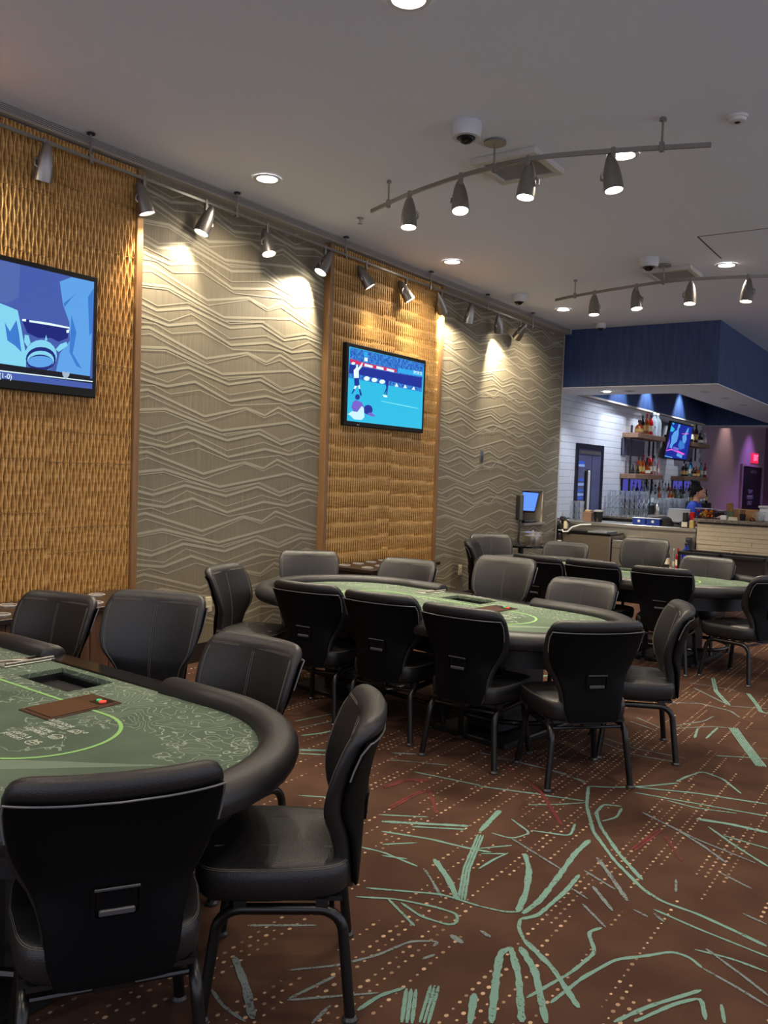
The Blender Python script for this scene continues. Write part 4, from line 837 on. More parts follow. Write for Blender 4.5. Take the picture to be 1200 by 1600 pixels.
def head(label, loc, d, watts, angle, on=True, rgb=(255,240,214), side=(1,0), lit_name='spot_light'):
    """loc = clip on the rail; d = direction the lens looks"""
    d = Vector(d).normalized(); s = Vector((side[0], side[1], 0)).normalized()
    t = thing('track_spotlight', label, 'spotlight', loc, 0, 'brushed metal track spotlights')
    piv = Vector((0,0,-.155))
    MB().rbox(-.013, .013, -.013, .013, -.065, .022, .003).build('rail_clip', NICKEL, t)
    P = [Vector((0,0,-.06)), Vector((0,0,-.085))+s*.006, Vector((0,0,-.11))+s*.038, piv+s*.072+Vector((0,0,.018)), piv+s*.072-Vector((0,0,.012)), piv+s*.050-Vector((0,0,.022))]
    MB().tube(P, .0085, 8).build('curved_arm', NICKEL, t, smooth=True)
    q = d.to_track_quat('-Z', 'Y')
    b = inst('lamp_body', me_body, t); b.location = piv; b.rotation_mode = 'QUATERNION'; b.rotation_quaternion = q
    l = inst('lamp_lens', me_on if on else me_off, b)
    MB().tube([(0,0,0)]+[(s.x*.05, s.y*.05, 0)], .012, 8).build('knuckle', NICKEL, t).location = piv-Vector((0,0,.018))
    if on: spot(lit_name, piv+d*.10, d, watts, angle, .6, rgb, t, .04)
    return t

# the straight track beside the wall
ZR, XR = 3.655, -5.03
t = thing('wall_light_track', 'straight metal lighting track along the left wall', 'light track', (XR, 0, ZR))
MB().rbox(-.009, .009, 1.2, 11.15, -.012, .012, .003).build('track_rail', NICKEL, t)
for y in (2.3, 3.72, 5.12, 6.59, 8.15, 9.49, 10.81):
    p = MB().tube([(0,y,-.02),(0,y,ZC-ZR)], .008, 8).build('stem', NICKEL, t, smooth=True)
    MB().lathe([(.028,0),(.028,.008),(.012,.014)], 14, (0,y,ZC-ZR-.014)).build('ceiling_cap', BLACK, p)
    MB().rbox(-.014,.014,y-.014,y+.014,-.03,.03,.003).build('rail_clamp', NICKEL, p)
HW = [ (2.45, (-.16,.30,-.42), 1, 115, (0,-1), 'spotlight on the wall track beyond the left edge'),
 (3.372, (-.30,.05,-.9), 0, 0, (0,-1), 'unlit spotlight on the wall track above the left television'),
 (4.174, (.16,.22,-.9), 1, 105, (0,-1), 'lit spotlight on the wall track at the right edge of the left oak panel'),
 (4.782, (-.15,-.34,-.95), 1, 95, (0,1), 'spotlight on the wall track turned left, second lit one from the left'),
 (5.489, (.30,-.05,-.9), 1, 80, (0,-1), 'spotlight on the wall track over the middle of the zigzag wall'),
 (6.275, (-.16,-.48,-.9), 1, 100, (0,-1), 'spotlight on the wall track turned left beside the middle oak panel'),
 (6.923, (.40,.34,-.80), 1, 118, (0,-1), 'spotlight on the wall track over the left half of the middle oak panel'),
 (7.654, (.40,.30,-.80), 1, 118, (0,-1), 'spotlight on the wall track over the right half of the middle oak panel'),
 (8.383, (-.16,.90,-1.05), 1, 86, (0,-1), 'spotlight on the wall track at the right edge of the middle oak panel'),
 (9.055, (-.25,.12,-.9), 0, 0, (0,-1), 'dark spotlight on the wall track, third from the far end'),
 (9.813, (-.16,.42,-.9), 1, 95, (0,-1), 'lit spotlight on the wall track, second from the far end'),
 (10.433, (-.6,.2,-.6), 0, 0, (0,-1), 'dark spotlight hanging at the far end of the wall track')]
for y, d, on, ang, side, lab in HW:
    w = E_WALL*{4.782:.5, 6.275:2.2, 9.813:2.6, 8.383:3.0, 6.923:.55, 7.654:.55, 5.489:.5}.get(y, 1)
    head(lab, (XR, y, ZR), d, w, ang, bool(on), side=side, rgb=(255,240,212))

# the two curved tracks
def curved(label, pts, stems, heads, labels):
    z = 3.655
    t = thing('curved_light_track', label, 'light track', (0, 0, z), 0, 'curved ceiling tracks')
    P = []
    for i in range(41):      # smooth curve through the given points
        s = i/40*(len(pts)-1); k = min(int(s), len(pts)-2); u = s-k
        p0, p1, p2, p3 = pts[max(0,k-1)], pts[k], pts[k+1], pts[min(len(pts)-1,k+2)]
        f = lambda a,b,c,d: .5*(2*b+(c-a)*u+(2*a-5*b+4*c-d)*u*u+(3*b-a-3*c+d)*u**3)
        P.append((f(p0[0],p1[0],p2[0],p3[0]), f(p0[1],p1[1],p2[1],p3[1])))
    rings = []
    for i, p in enumerate(P):
        a, b = P[max(0,i-1)], P[min(40,i+1)]; dx, dy = b[0]-a[0], b[1]-a[1]; l = math.hypot(dx,dy); nx, ny = -dy/l*.008, dx/l*.008
        rings.append([(p[0]+nx,p[1]+ny,.014),(p[0]-nx,p[1]-ny,.014),(p[0]-nx,p[1]-ny,-.014),(p[0]+nx,p[1]+ny,-.014)])
    MB().loft(rings).build('track_rail', NICKEL, t)
    for (x, y, r) in stems:
        q = MB().tube([(x,y,-.03),(x,y,ZC-z)], .007, 8).build('stem', NICKEL, t, smooth=True)
        MB().lathe([(r,0),(r,.012),(r*.8,.02)], 18, (x,y,ZC-z-.02)).build('ceiling_cap', NICKEL, q)
        MB().rbox(x-.014,x+.014,y-.014,y+.014,-.03,.03,.003).build('rail_clamp', NICKEL, q)
    for (x, y, d, side), lab in zip(heads, labels):
        head(lab, (x, y, z), (d[0]+.07, d[1]-.16, d[2]), E_TRACK, 95, True, side=side)
k = 1.0278
curved('curved ceiling track over the middle table', [(-4.015,5.573),(-3.52,5.361),(-3.004,5.207),(-2.74,5.168),(-2.42,5.14),(-1.95,5.262),(-1.41,5.448)],
       [(-3.79,5.48,.018),(-2.735,5.175,.075),(-1.675,5.34,.022)],
       [(-3.52,5.361,(.0,.05,-1),(.6,.8)),(-3.004,5.207,(.12,-.05,-1),(-1,0)),(-2.47,5.14,(-.12,.02,-1),(1,.2)),(-1.95,5.262,(.1,.12,-1),(-1,0))],
       ['first spotlight from the left on the curved track over the middle table', 'second spotlight from the left on the curved track over the middle table',
        'third spotlight from the left on the curved track over the middle table', 'right end spotlight on the curved track over the middle table'])
curved('curved ceiling track farther back, cut off by the right edge', [(-4.08,9.36),(-3.80,9.24),(-3.20,9.06),(-2.72,8.96),(-2.26,8.99),(-1.75,9.13),(-1.3,9.33)],
       [(-3.787,9.215,.02),(-2.724,8.95,.07),(-1.4,9.3,.02)],
       [(-3.53,9.15,(.0,.05,-1),(.6,.8)),(-3.02,9.02,(.1,.0,-1),(1,0)),(-2.45,8.965,(-.05,.02,-1),(-1,0)),(-1.93,9.07,(-.12,.05,-1),(1,0))],
       ['first spotlight from the left on the far curved track', 'second spotlight from the left on the far curved track',
        'third spotlight from the left on the far curved track', 'fourth spotlight on the far curved track, near the right edge'])

# recessed downlights: two seen rows, then unseen ones added for fill light
DL = [(-4.58,4.98,'recessed downlight beside the first stretch of the wall track'), (-4.60,7.86,'recessed downlight above the middle oak panel television'),
      (-4.57,10.75,'recessed downlight near the navy soffit, by the far curved track'), (-2.29,3.42,'recessed downlight at the top edge of the picture'),
      (-2.08,5.80,'recessed downlight half hidden behind a spotlight of the near curved track'), (-2.17,9.21,'recessed downlight right of the far ceiling vent'),
      (-4.58,2.1,'x'), (-2.2,.7,'x'), (.2,.7,'x'), (.2,3.4,'x'), (.2,6.1,'x'), (.2,9.2,'x'), (-4.5,-1.2,'x'), (-2.2,-1.8,'x'), (2.6,2,'x'), (2.6,6,'x')]
me_trim = MB().lathe([(.075,.012),(.082,.0),(.105,.0),(.108,.006)], 24, cap=False).mesh('trim_ring', WHITEP, smooth=40)
me_disc = MB().lathe([(.0005,.010),(.078,.010)], 24, cap=False).mesh('diffuser', LAMP)
for x, y, lab in DL:
    if lab == 'x': lab = 'added fill downlight in the ceiling outside the picture'
    t = thing('recessed_downlight', lab, 'downlight', (x, y, ZC-.014), 0, 'recessed downlights')
    inst('trim_ring', me_trim, t); inst('diffuser', me_disc, t)
    spot('down_light', (0,0,-.03), (0,0,-1), E_DOWN, 150, .8, (255,238,214), t, .07)

def vent(label, x, y):
    t = thing('ceiling_vent', label, 'vent', (x, y, ZC), 0, 'square ceiling vents')
    mb = MB(); a, b = .25, .19
    for (x0,x1,y0,y1) in ((-a,a,-a,-b),(-a,a,b,a),(-a,-b,-b,b),(b,a,-b,b)): mb.rbox(x0,x1,y0,y1,-.045,0,.006)
    mb.build('vent_frame', mat('vent_paint', (190,186,180), .6), t)
    MB().box(-b,b,-b,b,-.006,0).build('vent_throat', BLACK, t)
    me = MB().add([(-b,0,-.01),(b,0,-.01),(b,.018,-.036),(-b,.018,-.036),(-b,.003,-.01),(b,.003,-.01),(b,.021,-.036),(-b,.021,-.036)],
                  [(0,1,2,3),(7,6,5,4),(0,4,5,1),(2,6,7,3),(0,3,7,4),(1,5,6,2)]).mesh('vent_slat', mat('slat_paint', (150,146,140), .6))
    for k in range(11): inst('vent_slat', me, t, (0, -b+.006+k*.034, 0))
vent('square ceiling vent behind the near curved track', -2.78, 5.62)
vent('square ceiling vent behind the far curved track', -2.73, 9.30)
def dome_cam(label, x, y, s=1.0):
    t = thing('dome_camera', label, 'camera', (x, y, ZC), 0, 'ceiling dome cameras')
    MB().lathe([(.088*s,-.09*s),(.098*s,-.06*s),(.100*s,-.012*s),(.096*s,0)], 24, cap=True).build('camera_housing', mat('camera_white', (196,196,198), .4), t, smooth=40)
    dm = MB().lathe([(.004*s,-.128*s),(.028*s,-.122*s),(.046*s,-.106*s),(.052*s,-.088*s)], 18).build('camera_dome', BLACKG, t, smooth=50)
    MB().lathe([(.045*s,-.096*s),(.060*s,-.094*s),(.060*s,-.088*s)], 20, cap=False).build('dome_bezel', BLACK, dm)
dome_cam('white dome camera left of the near curved track', -2.76, 4.83)
dome_cam('white dome camera by the far ceiling vent', -2.78, 8.63)
dome_cam('white dome camera over the wall track between the two oak and zigzag stretches', -4.70, 9.68)
dome_cam('small white dome camera close to the navy soffit', -4.50, 11.95, .8)
t = thing('smoke_detector', 'round smoke detector on the ceiling near the right edge', 'detector', (-1.287, 5.54, ZC))
MB().lathe([(.030,-.036),(.046,-.030),(.052,-.014),(.060,-.012),(.062,0)], 22).build('detector_body', WHITEP, t, smooth=30)
MB().lathe([(.012,-.040),(.018,-.036)], 12).build('sensor_cap', BLACK, t)
for x, y, lab in ((-4.554,6.16,'ceiling sprinkler left of the near curved track'),):
    t = thing('sprinkler', lab, 'sprinkler', (x, y, ZC))
    MB().lathe([(.030,-.006),(.032,0)], 16).build('escutcheon', NICKEL, t)
    MB().lathe([(.006,-.05),(.009,-.03),(.012,-.006)], 10).build('sprinkler_stem', NICKEL, t); MB().lathe([(.022,-.053),(.022,-.05)], 12).build('deflector', NICKEL, t)

# ------------------------------------------------------------------ small things on the wall
def plate(name, label, cat, y, z, w, h, m, kind):
    t = thing(name, label, cat, (XW, y, z))
    MB().rbox(.001,.008,-w/2,w/2,-h/2,h/2,.002).build('cover_plate', m, t)
    if kind == 'outlet':
        for s in (-1,1):
            sk = MB().rbox(.007,.010,-.017,.017,s*.026-.015,s*.026+.015,.002).build('socket', mat('ivory_socket',(214,206,180),.4), t)
            mb = MB(); mb.box(.010,.0104,-.009,-.006,s*.026-.007,s*.026+.007); mb.box(.010,.0104,.006,.009,s*.026-.007,s*.026+.007); mb.build('slots', BLACK, sk)
    else:
        MB().rbox(.008,.014,-w*.36,w*.36,h*.02,h*.40,.002).build('switch_display', mat('switch_grey',(70,80,92),.3), t)
        MB().rbox(.008,.014,-w*.36,w*.36,-h*.40,-h*.05,.002).build('switch_rocker', mat('switch_dark',(46,50,58),.4), t)
IV = mat('ivory_plate', (206,196,166), .45)
plate('wall_outlet', 'ivory wall outlet low on the zigzag wall beside the nearest table', 'outlet', 5.045, .46, .078, .125, IV, 'outlet')
plate('wall_outlet', 'ivory wall outlet low on the zigzag wall right of the middle oak panel', 'outlet', 9.30, .42, .078, .125, IV, 'outlet')
plate('wall_switch', 'small dark control panel on the zigzag wall right of the football television', 'switch', 9.75, 1.85, .085, .15, mat('switch_plate',(84,82,80),.4), 'switch')

# ------------------------------------------------------------------ terminal niche
b = struct(MB().box(XW-.36, XW+.05, NY0, NY1, NZ0-.03, NZ0).build('trim_7', STEEL))
mb = MB(); mb.box(XW-.355, XW-.001, NY1-.012, NY1, NZ0, NZ1); mb.box(XW-.355, XW-.001, NY0, NY0+.012, NZ0, NZ1); mb.box(XW-.355, XW-.001, NY0, NY1, NZ1-.012, NZ1)
struct(mb.build('trim_8', mat('niche_lining', (186,174,150), .7)))
struct(MB().box(XW-.3585, XW-.350, NY0+.012, NY1-.012, NZ0, NZ1-.012).build('trim_9', mat('niche_shade_black', (24,22,22), .6)))  # shade inside the niche put in as a black back sheet
t = thing('touch_terminal', 'black order terminal with a blue screen in the wall niche', 'terminal', (XW-.10, 11.30, NZ0))
MB().rbox(-.09,.09,-.13,.13,0,.03,.008).build('terminal_foot', BLACK, t)
MB().tube([(-.02,0,.03),(-.03,0,.12),(0,0,.20)], .03, 8).build('terminal_neck', BLACK, t)
R = Matrix.Rotation(math.radians(12), 4, 'Y')@Matrix.Rotation(math.radians(-12), 4, 'Z')
sb = MB().rbox(-.02,.02,-.21,.21,-.15,.17,.008).build('terminal_screen_housing', BLACK, t); sb.matrix_local = Matrix.Translation((.05,0,.29))@R
sc = MB().rbox(.0195,.022,-.185,.185,-.12,.145,.001).build('terminal_screen', em('term', (92,140,250), .9), sb)
MB().rbox(-.05,.035,-.09,.09,.17,.30,.02).build('card_reader', BLACK, t).matrix_local = Matrix.Translation((.02,-.02,.29))
mb = MB(); mb.rbox(.10,.15,-.10,.12,.004,.03,.006); mb.build('scanner', BLACK, t)
t = thing('wall_telephone', 'black wall telephone hanging left of the niche with its cord below', 'telephone', (XW, 10.87, 1.18))
MB().rbox(.001,.05,-.055,.075,-.17,.17,.012).build('phone_base', BLACK, t)
MB().rbox(.05,.10,-.055,-.005,-.19,.18,.016).build('handset', mat('phone_grey',(60,58,56),.4), t)
MB().rbox(.05,.056,.015,.065,-.02,.10,.002).build('keypad', mat('keypad_grey',(120,120,120),.5), t)
mb = MB(); mb.tube([(.05,-.03,-.19),(.06,-.05,-.32),(.05,-.06,-.46),(.05,-.02,-.5),(.04,.02,-.30),(.03,.04,-.17)], .008, 6); mb.build('cord', BLACK, t, smooth=True)
t = thing('round_side_table', 'black round side table with steel canisters by the far zigzag wall', 'table', (-4.70, 10.03, 0))
MB().lathe([(.36,.72),(.37,.725),(.37,.745),(.36,.75)], 32).build('table_top', BLACKG, t, smooth=30)
MB().lathe([(.20,0),(.20,.02),(.04,.05),(.035,.72)], 20).build('pedestal', BLACK, t, smooth=30)
for x, y, r, h, lab in ((-4.62,10.20,.13,.13,'larger steel canister on the black side table'),(-4.48,9.90,.10,.11,'smaller steel canister on the black side table')):
    t = thing('steel_canister', lab, 'canister', (x, y, .75))
    MB().lathe([(r*.95,0),(r,.01),(r,h),(r*1.03,h+.004)], 24).build('canister_body', STEEL, t, smooth=30)
    MB().lathe([(r*1.04,h+.004),(r*1.04,h+.012),(r*.6,h+.02),(.015,h+.024),(.015,h+.04)], 24).build('lid', STEEL, t, smooth=30)
# ------------------------------------------------------------------ the bar
YB = 12.87           # front of the bar counters
t = thing('bar_counter', 'stainless steel service counter closing the gap between wall and stone bar', 'counter', (0,0,0))
MB().rbox(-5.42, -3.27, YB, 13.55, .875, .93, .006).build('counter_top', STEEL, t)
MB().box(-5.40, -3.28, YB+.06, 13.5, .10, .875).build('counter_body', STEEL, t)
MB().box(-5.38, -3.30, YB+.10, 13.45, 0, .10).build('toe_kick', BLACK, t)
MB().rbox(-4.02, -3.30, YB+.045, YB+.062, .16, .83, .004).build('access_panel', STEEL, t)
MB().rbox(-4.72, -4.06, YB+.045, YB+.062, .16, .83, .004).build('access_panel', STEEL, t)
t = thing('ice_bin', 'low stainless ice bin with black lids in front of the steel counter', 'ice bin', (0,0,0))
MB().rbox(-5.12, -4.33, 12.29, YB-.01, .06, .775, .01).build('bin_body', mat('brown_steel', (150,138,120), .35, metal=.9), t)
MB().rbox(-5.13, -4.32, 12.27, YB-.01, .775, .80, .005).build('bin_rim', BLACKG, t)
MB().rbox(-5.06, -4.74, 12.33, 12.79, .80, .812, .004).build('sliding_lid', BLACKG, t)
MB().rbox(-4.70, -4.40, 12.33, 12.79, .80, .822, .004).build('sliding_lid', mat('frosted_lid', (120,120,122), .2), t)
MB().rbox(-4.32, -4.06, 12.33, YB-.01, .06, .72, .008).build('side_cabinet', STEEL, t)
MB().rbox(-4.30, -4.08, 12.34, 12.78, .72, .73, .003).build('side_cabinet_lid', BLACKG, t)
mb = MB(); mb.box(-4.325, -4.055, 12.325, 12.329, .60, .606); mb.build('seam', BLACK, t)
for i, (x, z, lab) in enumerate(((-5.09, .82, 'upper soda gun hanging at the wall end of the bar'), (-5.10, .66, 'lower soda gun hanging at the wall end of the bar'))):
    t = thing('soda_gun', lab, 'soda gun', (x, 12.24, z), 0, 'soda guns')
    MB().lathe([(.030,0),(.034,.02),(.034,.09),(.02,.11)], 14).build('gun_body', BLACK, t, smooth=30)
    MB().lathe([(.036,-.012),(.036,0)], 14).build('gun_cap', WHITEP, t)
    MB().tube([(-.0,0,.10),(.02,.0,.16),(.08,.02,.15),(.12,.05,.10)], .012, 8).build('gun_hose', BLACK, t, smooth=True)
t = thing('white_hose', 'looped white hose over the ice bin at the end of the wall', 'hose', (-5.0, 12.26, .85))
MB().tube([(-.10,0,.10),(-.09,-.02,.0),(-.04,-.03,-.06),(.03,-.03,-.05),(.09,-.01,.02),(.2,.05,.06),(.34,.10,.07)], .013, 8).build('hose', mat('white_hose', (214,214,208), .4), t, smooth=True)
MB().rbox(-.06,.0,.0,.07,-.02,.13,.01).build('hose_valve', mat('cream_valve', (196,184,150), .4), t); MB().rbox(-.13,-.06,.01,.09,.0,.17,.015).build('pump_head', BLACK, t)

# stone-faced bar
t = thing('stone_bar', 'long bar faced with stacked travertine ledger strips under a granite top', 'bar', (0,0,0))
SX0, SX1 = -3.25, 1.6
MB().box(SX0+.02, SX1, YB+.02, 13.45, 0, 1.035).build('bar_core', STONE, t)
MB().rbox(SX0-.05, SX1, YB-.06, 13.5, 1.035, 1.085, .006).build('bar_top', GRANITE, t)
MB().box(SX0+.02, SX1, YB-.03, YB+.02, 1.015, 1.035).build('shadow_gap', BLACK, t)
nst = 0
me_st = [MB().rbox(0, w, -d, .03, .0012, .0618, .002).mesh('ledger_stone', STONE) for w, d in ((.30,.004),(.42,.012),(.52,.0),(.36,.018))]
ws = (.30,.42,.52,.36)
for r in range(16):
    x = SX0-random.uniform(0,.2); k0 = 0
    while x < SX1-.2:
        k = random.randrange(4)
        xx = max(x, SX0)
        if x >= SX0-.001 or True:
            o = inst('ledger_stone', me_st[k], t, (xx, YB, .02+r*.063)); nst += 1
            if x < SX0: o.scale = ((ws[k]-(SX0-x))/ws[k]-.002, 1, 1)
            else: o.scale = (.996, 1, 1)
        x += ws[k]
for r in range(8):
    MB().rbox(SX0-.004+.006*(r % 2), SX0+.03, YB+.031, 13.44, .02+r*.126+.001, .02+r*.126+.124, .003).build('end_stone', STONE, t)

# back counter
t = thing('back_counter', 'dark back-bar counter along the tiled wall', 'counter', (0,0,0))
MB().box(XT+.012, -4.76, 14.95, 21.4, .05, .91).build('cabinet_body', mat('back_bar_black', (28,27,28), .4), t)
MB().rbox(XT+.012, -4.72, 14.92, 21.42, .91, .95, .004).build('counter_top', GRANITE, t)
for k in range(8): MB().rbox(-4.76, -4.742, 15.0+k*.8, 15.77+k*.8, .1, .88, .004).build('cabinet_door', mat('back_bar_door', (36,34,34), .3), t)
t = thing('bottle_riser', 'stepped riser holding liquor bottles on the back bar', 'riser', (0,0,0))
MB().box(XT+.012, -5.20, 15.9, 21.2, .95, 1.25).build('upper_step', BLACK, t); MB().box(-5.20, -5.06, 15.9, 21.2, .95, 1.12).build('lower_step', BLACK, t)

GLASS = mat('clear_glass', (236,242,246), .05, trans=.86)
GLASS.node_tree.nodes['Principled BSDF'].inputs['IOR'].default_value = 1.3
GLASSB = mat('clear_bottle_glass', (214,226,230), .08, trans=.8)
AMBER = mat('amber_liquor', (150,64,18), .08, trans=.35)
DARKG = mat('dark_bottle_glass', (26,20,16), .08)
REDG = mat('red_liquor', (176,28,24), .1, trans=.2)
AQUA = mat('aqua_bottle', (90,178,190), .1, trans=.3)
COBALT = mat('cobalt_bottle', (24,44,170), .08, trans=.2)
GREENG = mat('green_bottle', (54,92,48), .1, trans=.3)
CREAM = mat('paper_label', (220,212,190), .6)
GOLD = mat('gold_label', (170,138,70), .4, metal=.4)
def turned(prof, m, name, n=14, parent=None):
    return MB().lathe(prof, n).build(name, m, parent, smooth=45)
# kinds of bottle: profile, label band, cap
KIND = {'tall': ([(.034,0),(.037,.006),(.037,.19),(.030,.22),(.014,.25),(.013,.30)], (.06,.15), (.0155,.29,.325)),
        'square': ([(.045,0),(.048,.006),(.048,.17),(.040,.195),(.016,.21),(.015,.235)], (.04,.12), (.019,.23,.27)),
        'squat': ([(.06,0),(.072,.01),(.074,.07),(.060,.12),(.020,.15),(.017,.18)], (.025,.075), (.026,.175,.215)),
        'big': ([(.062,0),(.066,.01),(.066,.22),(.05,.27),(.024,.30),(.022,.345)], None, (.027,.34,.37)),
        'slim': ([(.026,0),(.028,.006),(.028,.2),(.018,.24),(.011,.27),(.010,.33)], (.05,.13), (.0125,.32,.345)),
        'small': ([(.028,0),(.032,.006),(.03,.07),(.014,.11),(.011,.16)], None, (.013,.155,.175))}
def bottle(kind, glass, lab_m, cap_m, label, loc, group, s=1.0):
    p, band, cap = KIND[kind]
    t = thing('liquor_bottle', label, 'bottle', loc, random.uniform(0, 1), group)
    t.scale = (s, s, s)
    turned(p, glass, 'bottle_glass', 14, t)
    r, a, b = cap
    turned([(r,a),(r,b),(r*.8,b+.004)], cap_m, 'cap', 10, t)
    if band:
        rr = max(q for q, z in p)+.0008
        MB().lathe([(rr,band[0]),(rr,band[1])], 14, cap=False).build('bottle_label', lab_m, t, smooth=True)
    return t
# shelves
def shelf(name_lab, y0, y1, z1, th=.09):
    t = thing('bar_shelf', name_lab, 'shelf', (0,0,0), 0, 'oak shelves behind the bar')
    MB().rbox(XT+.012, -5.14, y0, y1, z1-th, z1, .004).build('shelf_board', SHELFWOOD, t)
    for y in (y0+.10, y1-.12): MB().box(XT+.012, XT+.04, y-.015, y+.015, z1-th-.3, z1-th).build('shelf_bracket', BLACK, t)
shelf('upper left oak shelf behind the bar', 15.82, 17.55, 2.485)
shelf('upper right oak shelf behind the bar, right of the television', 19.52, 21.1, 2.485)
shelf('lower left oak shelf behind the bar', 15.78, 17.5, 1.72)
shelf('lower right oak shelf behind the bar', 19.1, 21.1, 1.72)
for y, lab in ((15.93,'black shelf post at the left end of the bar shelves'),(17.3,'black shelf post beside the bar television'),(19.6,'black shelf post right of the bar television')):
    t = thing('shelf_post', lab, 'post', (-5.30, y, 1.25), 0, 'black posts of the bar shelves')
    MB().box(-.014,.014,-.02,.02,0,1.38 if y < 16 else 1.13).build('post', BLACK, t); MB().box(-.03,.03,-.035,.035,0,.008).build('foot_plate', BLACK, t)
GP = mat('slate_panel', (92,90,108), .3)
for y0, y1, z0, z1, m, lab in ((15.8,17.1,2.07,2.38,GP,'slate panel under the upper left bar shelf'),(19.3,20.7,2.07,2.38,GP,'slate panel under the upper right bar shelf'),
        (15.9,17.0,1.40,1.61,em('violet',(84,84,190),.5),'violet lit panel under the lower left bar shelf'),(19.2,20.6,1.40,1.61,em('violet',(84,84,190),.5),'violet lit panel under the lower right bar shelf')):  # violet faces emit in place of the blue light in mirrored panels
    t = thing('violet_glow_panel' if 'violet' in lab else 'slate_wall_panel', lab, 'panel', (XT+.010, (y0+y1)/2, (z0+z1)/2), 0, 'panels between the bar shelves')
    MB().rbox(0, .03, -(y1-y0)/2, (y1-y0)/2, -(z1-z0)/2, (z1-z0)/2, .003).build('panel_face', m, t)
    MB().box(.0,.02,-(y1-y0)/2-.02,-(y1-y0)/2,-(z1-z0)/2,(z1-z0)/2).build('panel_edge', BLACK, t)
# bottles on the shelves: x, y are spread over the board
UL, UR, LL, LR = 'bottles on the upper left bar shelf', 'bottles on the upper right bar shelf', 'bottles on the lower left bar shelf', 'bottles on the lower right bar shelf'
Z2, Z1 = 2.485, 1.72
for a in [
 ('squat', AMBER, GOLD, BLACK, 'squat amber decanter at the left of the upper left bar shelf', (-5.22,16.12,Z2), UL, 1.15),
 ('tall', DARKG, GOLD, GREENG, 'dark bottle with green neck on the upper left bar shelf', (-5.26,16.42,Z2), UL, 1.1),
 ('tall', AMBER, GOLD, REDG, 'amber bottle with a red neck on the upper left bar shelf', (-5.24,16.62,Z2), UL, 1.25),
 ('tall', REDG, CREAM, BLACK, 'red bottle with cream label and black neck on the upper left bar shelf', (-5.21,16.78,Z2), UL, 1.22),
 ('small', GLASSB, CREAM, BLACK, 'small clear bottle in front of the big clear jars', (-5.18,16.98,Z2), UL, 1.0),
 ('big', GLASSB, CREAM, WHITEP, 'left of two big clear jars on the upper left bar shelf', (-5.26,17.14,Z2), UL, 1.25),
 ('big', GLASSB, CREAM, WHITEP, 'right of two big clear jars on the upper left bar shelf', (-5.26,17.36,Z2), UL, 1.25),
 ('square', DARKG, GOLD, BLACK, 'dark square bottle at the left of the upper right bar shelf', (-5.24,19.6,Z2), UR, 1.25),
 ('tall', DARKG, CREAM, GOLD, 'tall bottle with white label on the upper right bar shelf', (-5.22,19.78,Z2), UR, 1.2),
 ('tall', AMBER, CREAM, BLACK, 'amber bottle on the upper right bar shelf', (-5.24,19.95,Z2), UR, 1.0),
 ('tall', DARKG, GOLD, BLACK, 'tallest dark bottle on the upper right bar shelf', (-5.22,20.15,Z2), UR, 1.3),
 ('squat', DARKG, CREAM, BLACK, 'wide black bottle with a white diamond label on the upper right bar shelf', (-5.22,20.5,Z2), UR, 1.15),
 ('square', GLASSB, CREAM, WHITEP, 'pale round-labelled bottle at the right end of the upper right bar shelf', (-5.2,20.85,Z2), UR, 1.0),
 ('square', AMBER, GOLD, BLACK, 'left of two amber square bottles on the lower left bar shelf', (-5.22,16.20,Z1), LL, 1.2),
 ('square', AMBER, GOLD, BLACK, 'right of two amber square bottles on the lower left bar shelf', (-5.22,16.40,Z1), LL, 1.2),
 ('small', DARKG, GOLD, BLACK, 'little dark bottle at the left end of the lower left bar shelf', (-5.22,15.86,Z1), LL, 1.0),
 ('small', DARKG, GOLD, BLACK, 'little dark bottle beside the left shelf post', (-5.18,16.02,Z1), LL, 1.0),
 ('squat', AMBER, CREAM, BLACK, 'squat bottle with broad cream label on the lower left bar shelf', (-5.22,16.66,Z1), LL, 1.1),
 ('tall', REDG, GOLD, REDG, 'tall red-topped bottle on the lower left bar shelf', (-5.30,16.72,Z1), LL, 1.15),
 ('tall', AMBER, CREAM, WHITEP, 'amber bottle with white cap on the lower left bar shelf', (-5.22,16.90,Z1), LL, 1.05),
 ('tall', GLASSB, CREAM, BLACK, 'clear bottle with black cap on the lower left bar shelf', (-5.22,17.12,Z1), LL, 1.15),
 ('slim', GLASSB, CREAM, WHITEP, 'slim clear bottle at the right end of the lower left bar shelf', (-5.2,17.36,Z1), LL, 1.0),
 ('square', DARKG, GOLD, WHITEP, 'left of two dark brown bottles on the lower right bar shelf', (-5.22,19.25,Z1), LR, 1.0),
 ('square', DARKG, GOLD, BLACK, 'right of two dark brown bottles on the lower right bar shelf', (-5.22,19.46,Z1), LR, 1.0),
 ('tall', AQUA, CREAM, BLACK, 'pale aqua bottle on the lower right bar shelf', (-5.2,19.66,Z1), LR, 1.1),
 ('squat', DARKG, GOLD, BLACK, 'flat black bottle with gold band on the lower right bar shelf', (-5.18,19.95,Z1), LR, .95),
 ('tall', COBALT, CREAM, BLACK, 'tall cobalt blue bottle on the lower right bar shelf', (-5.28,20.05,Z1), LR, 1.25),
 ('squat', AMBER, GOLD, GOLD, 'brown decanter with gold top on the lower right bar shelf', (-5.2,20.3,Z1), LR, 1.1),
 ('tall', AQUA, CREAM, BLACK, 'teal bottle with dark cap near the right end of the lower right bar shelf', (-5.2,20.68,Z1), LR, 1.0),
 ('tall', REDG, CREAM, REDG, 'red bottle at the right end of the lower right bar shelf', (-5.18,20.95,Z1), LR, 1.0)]:
    bottle(*a)
ORD = 'first second third fourth fifth sixth seventh eighth ninth tenth eleventh twelfth thirteenth fourteenth fifteenth sixteenth seventeenth eighteenth nineteenth twentieth twenty-first twenty-second'.split()
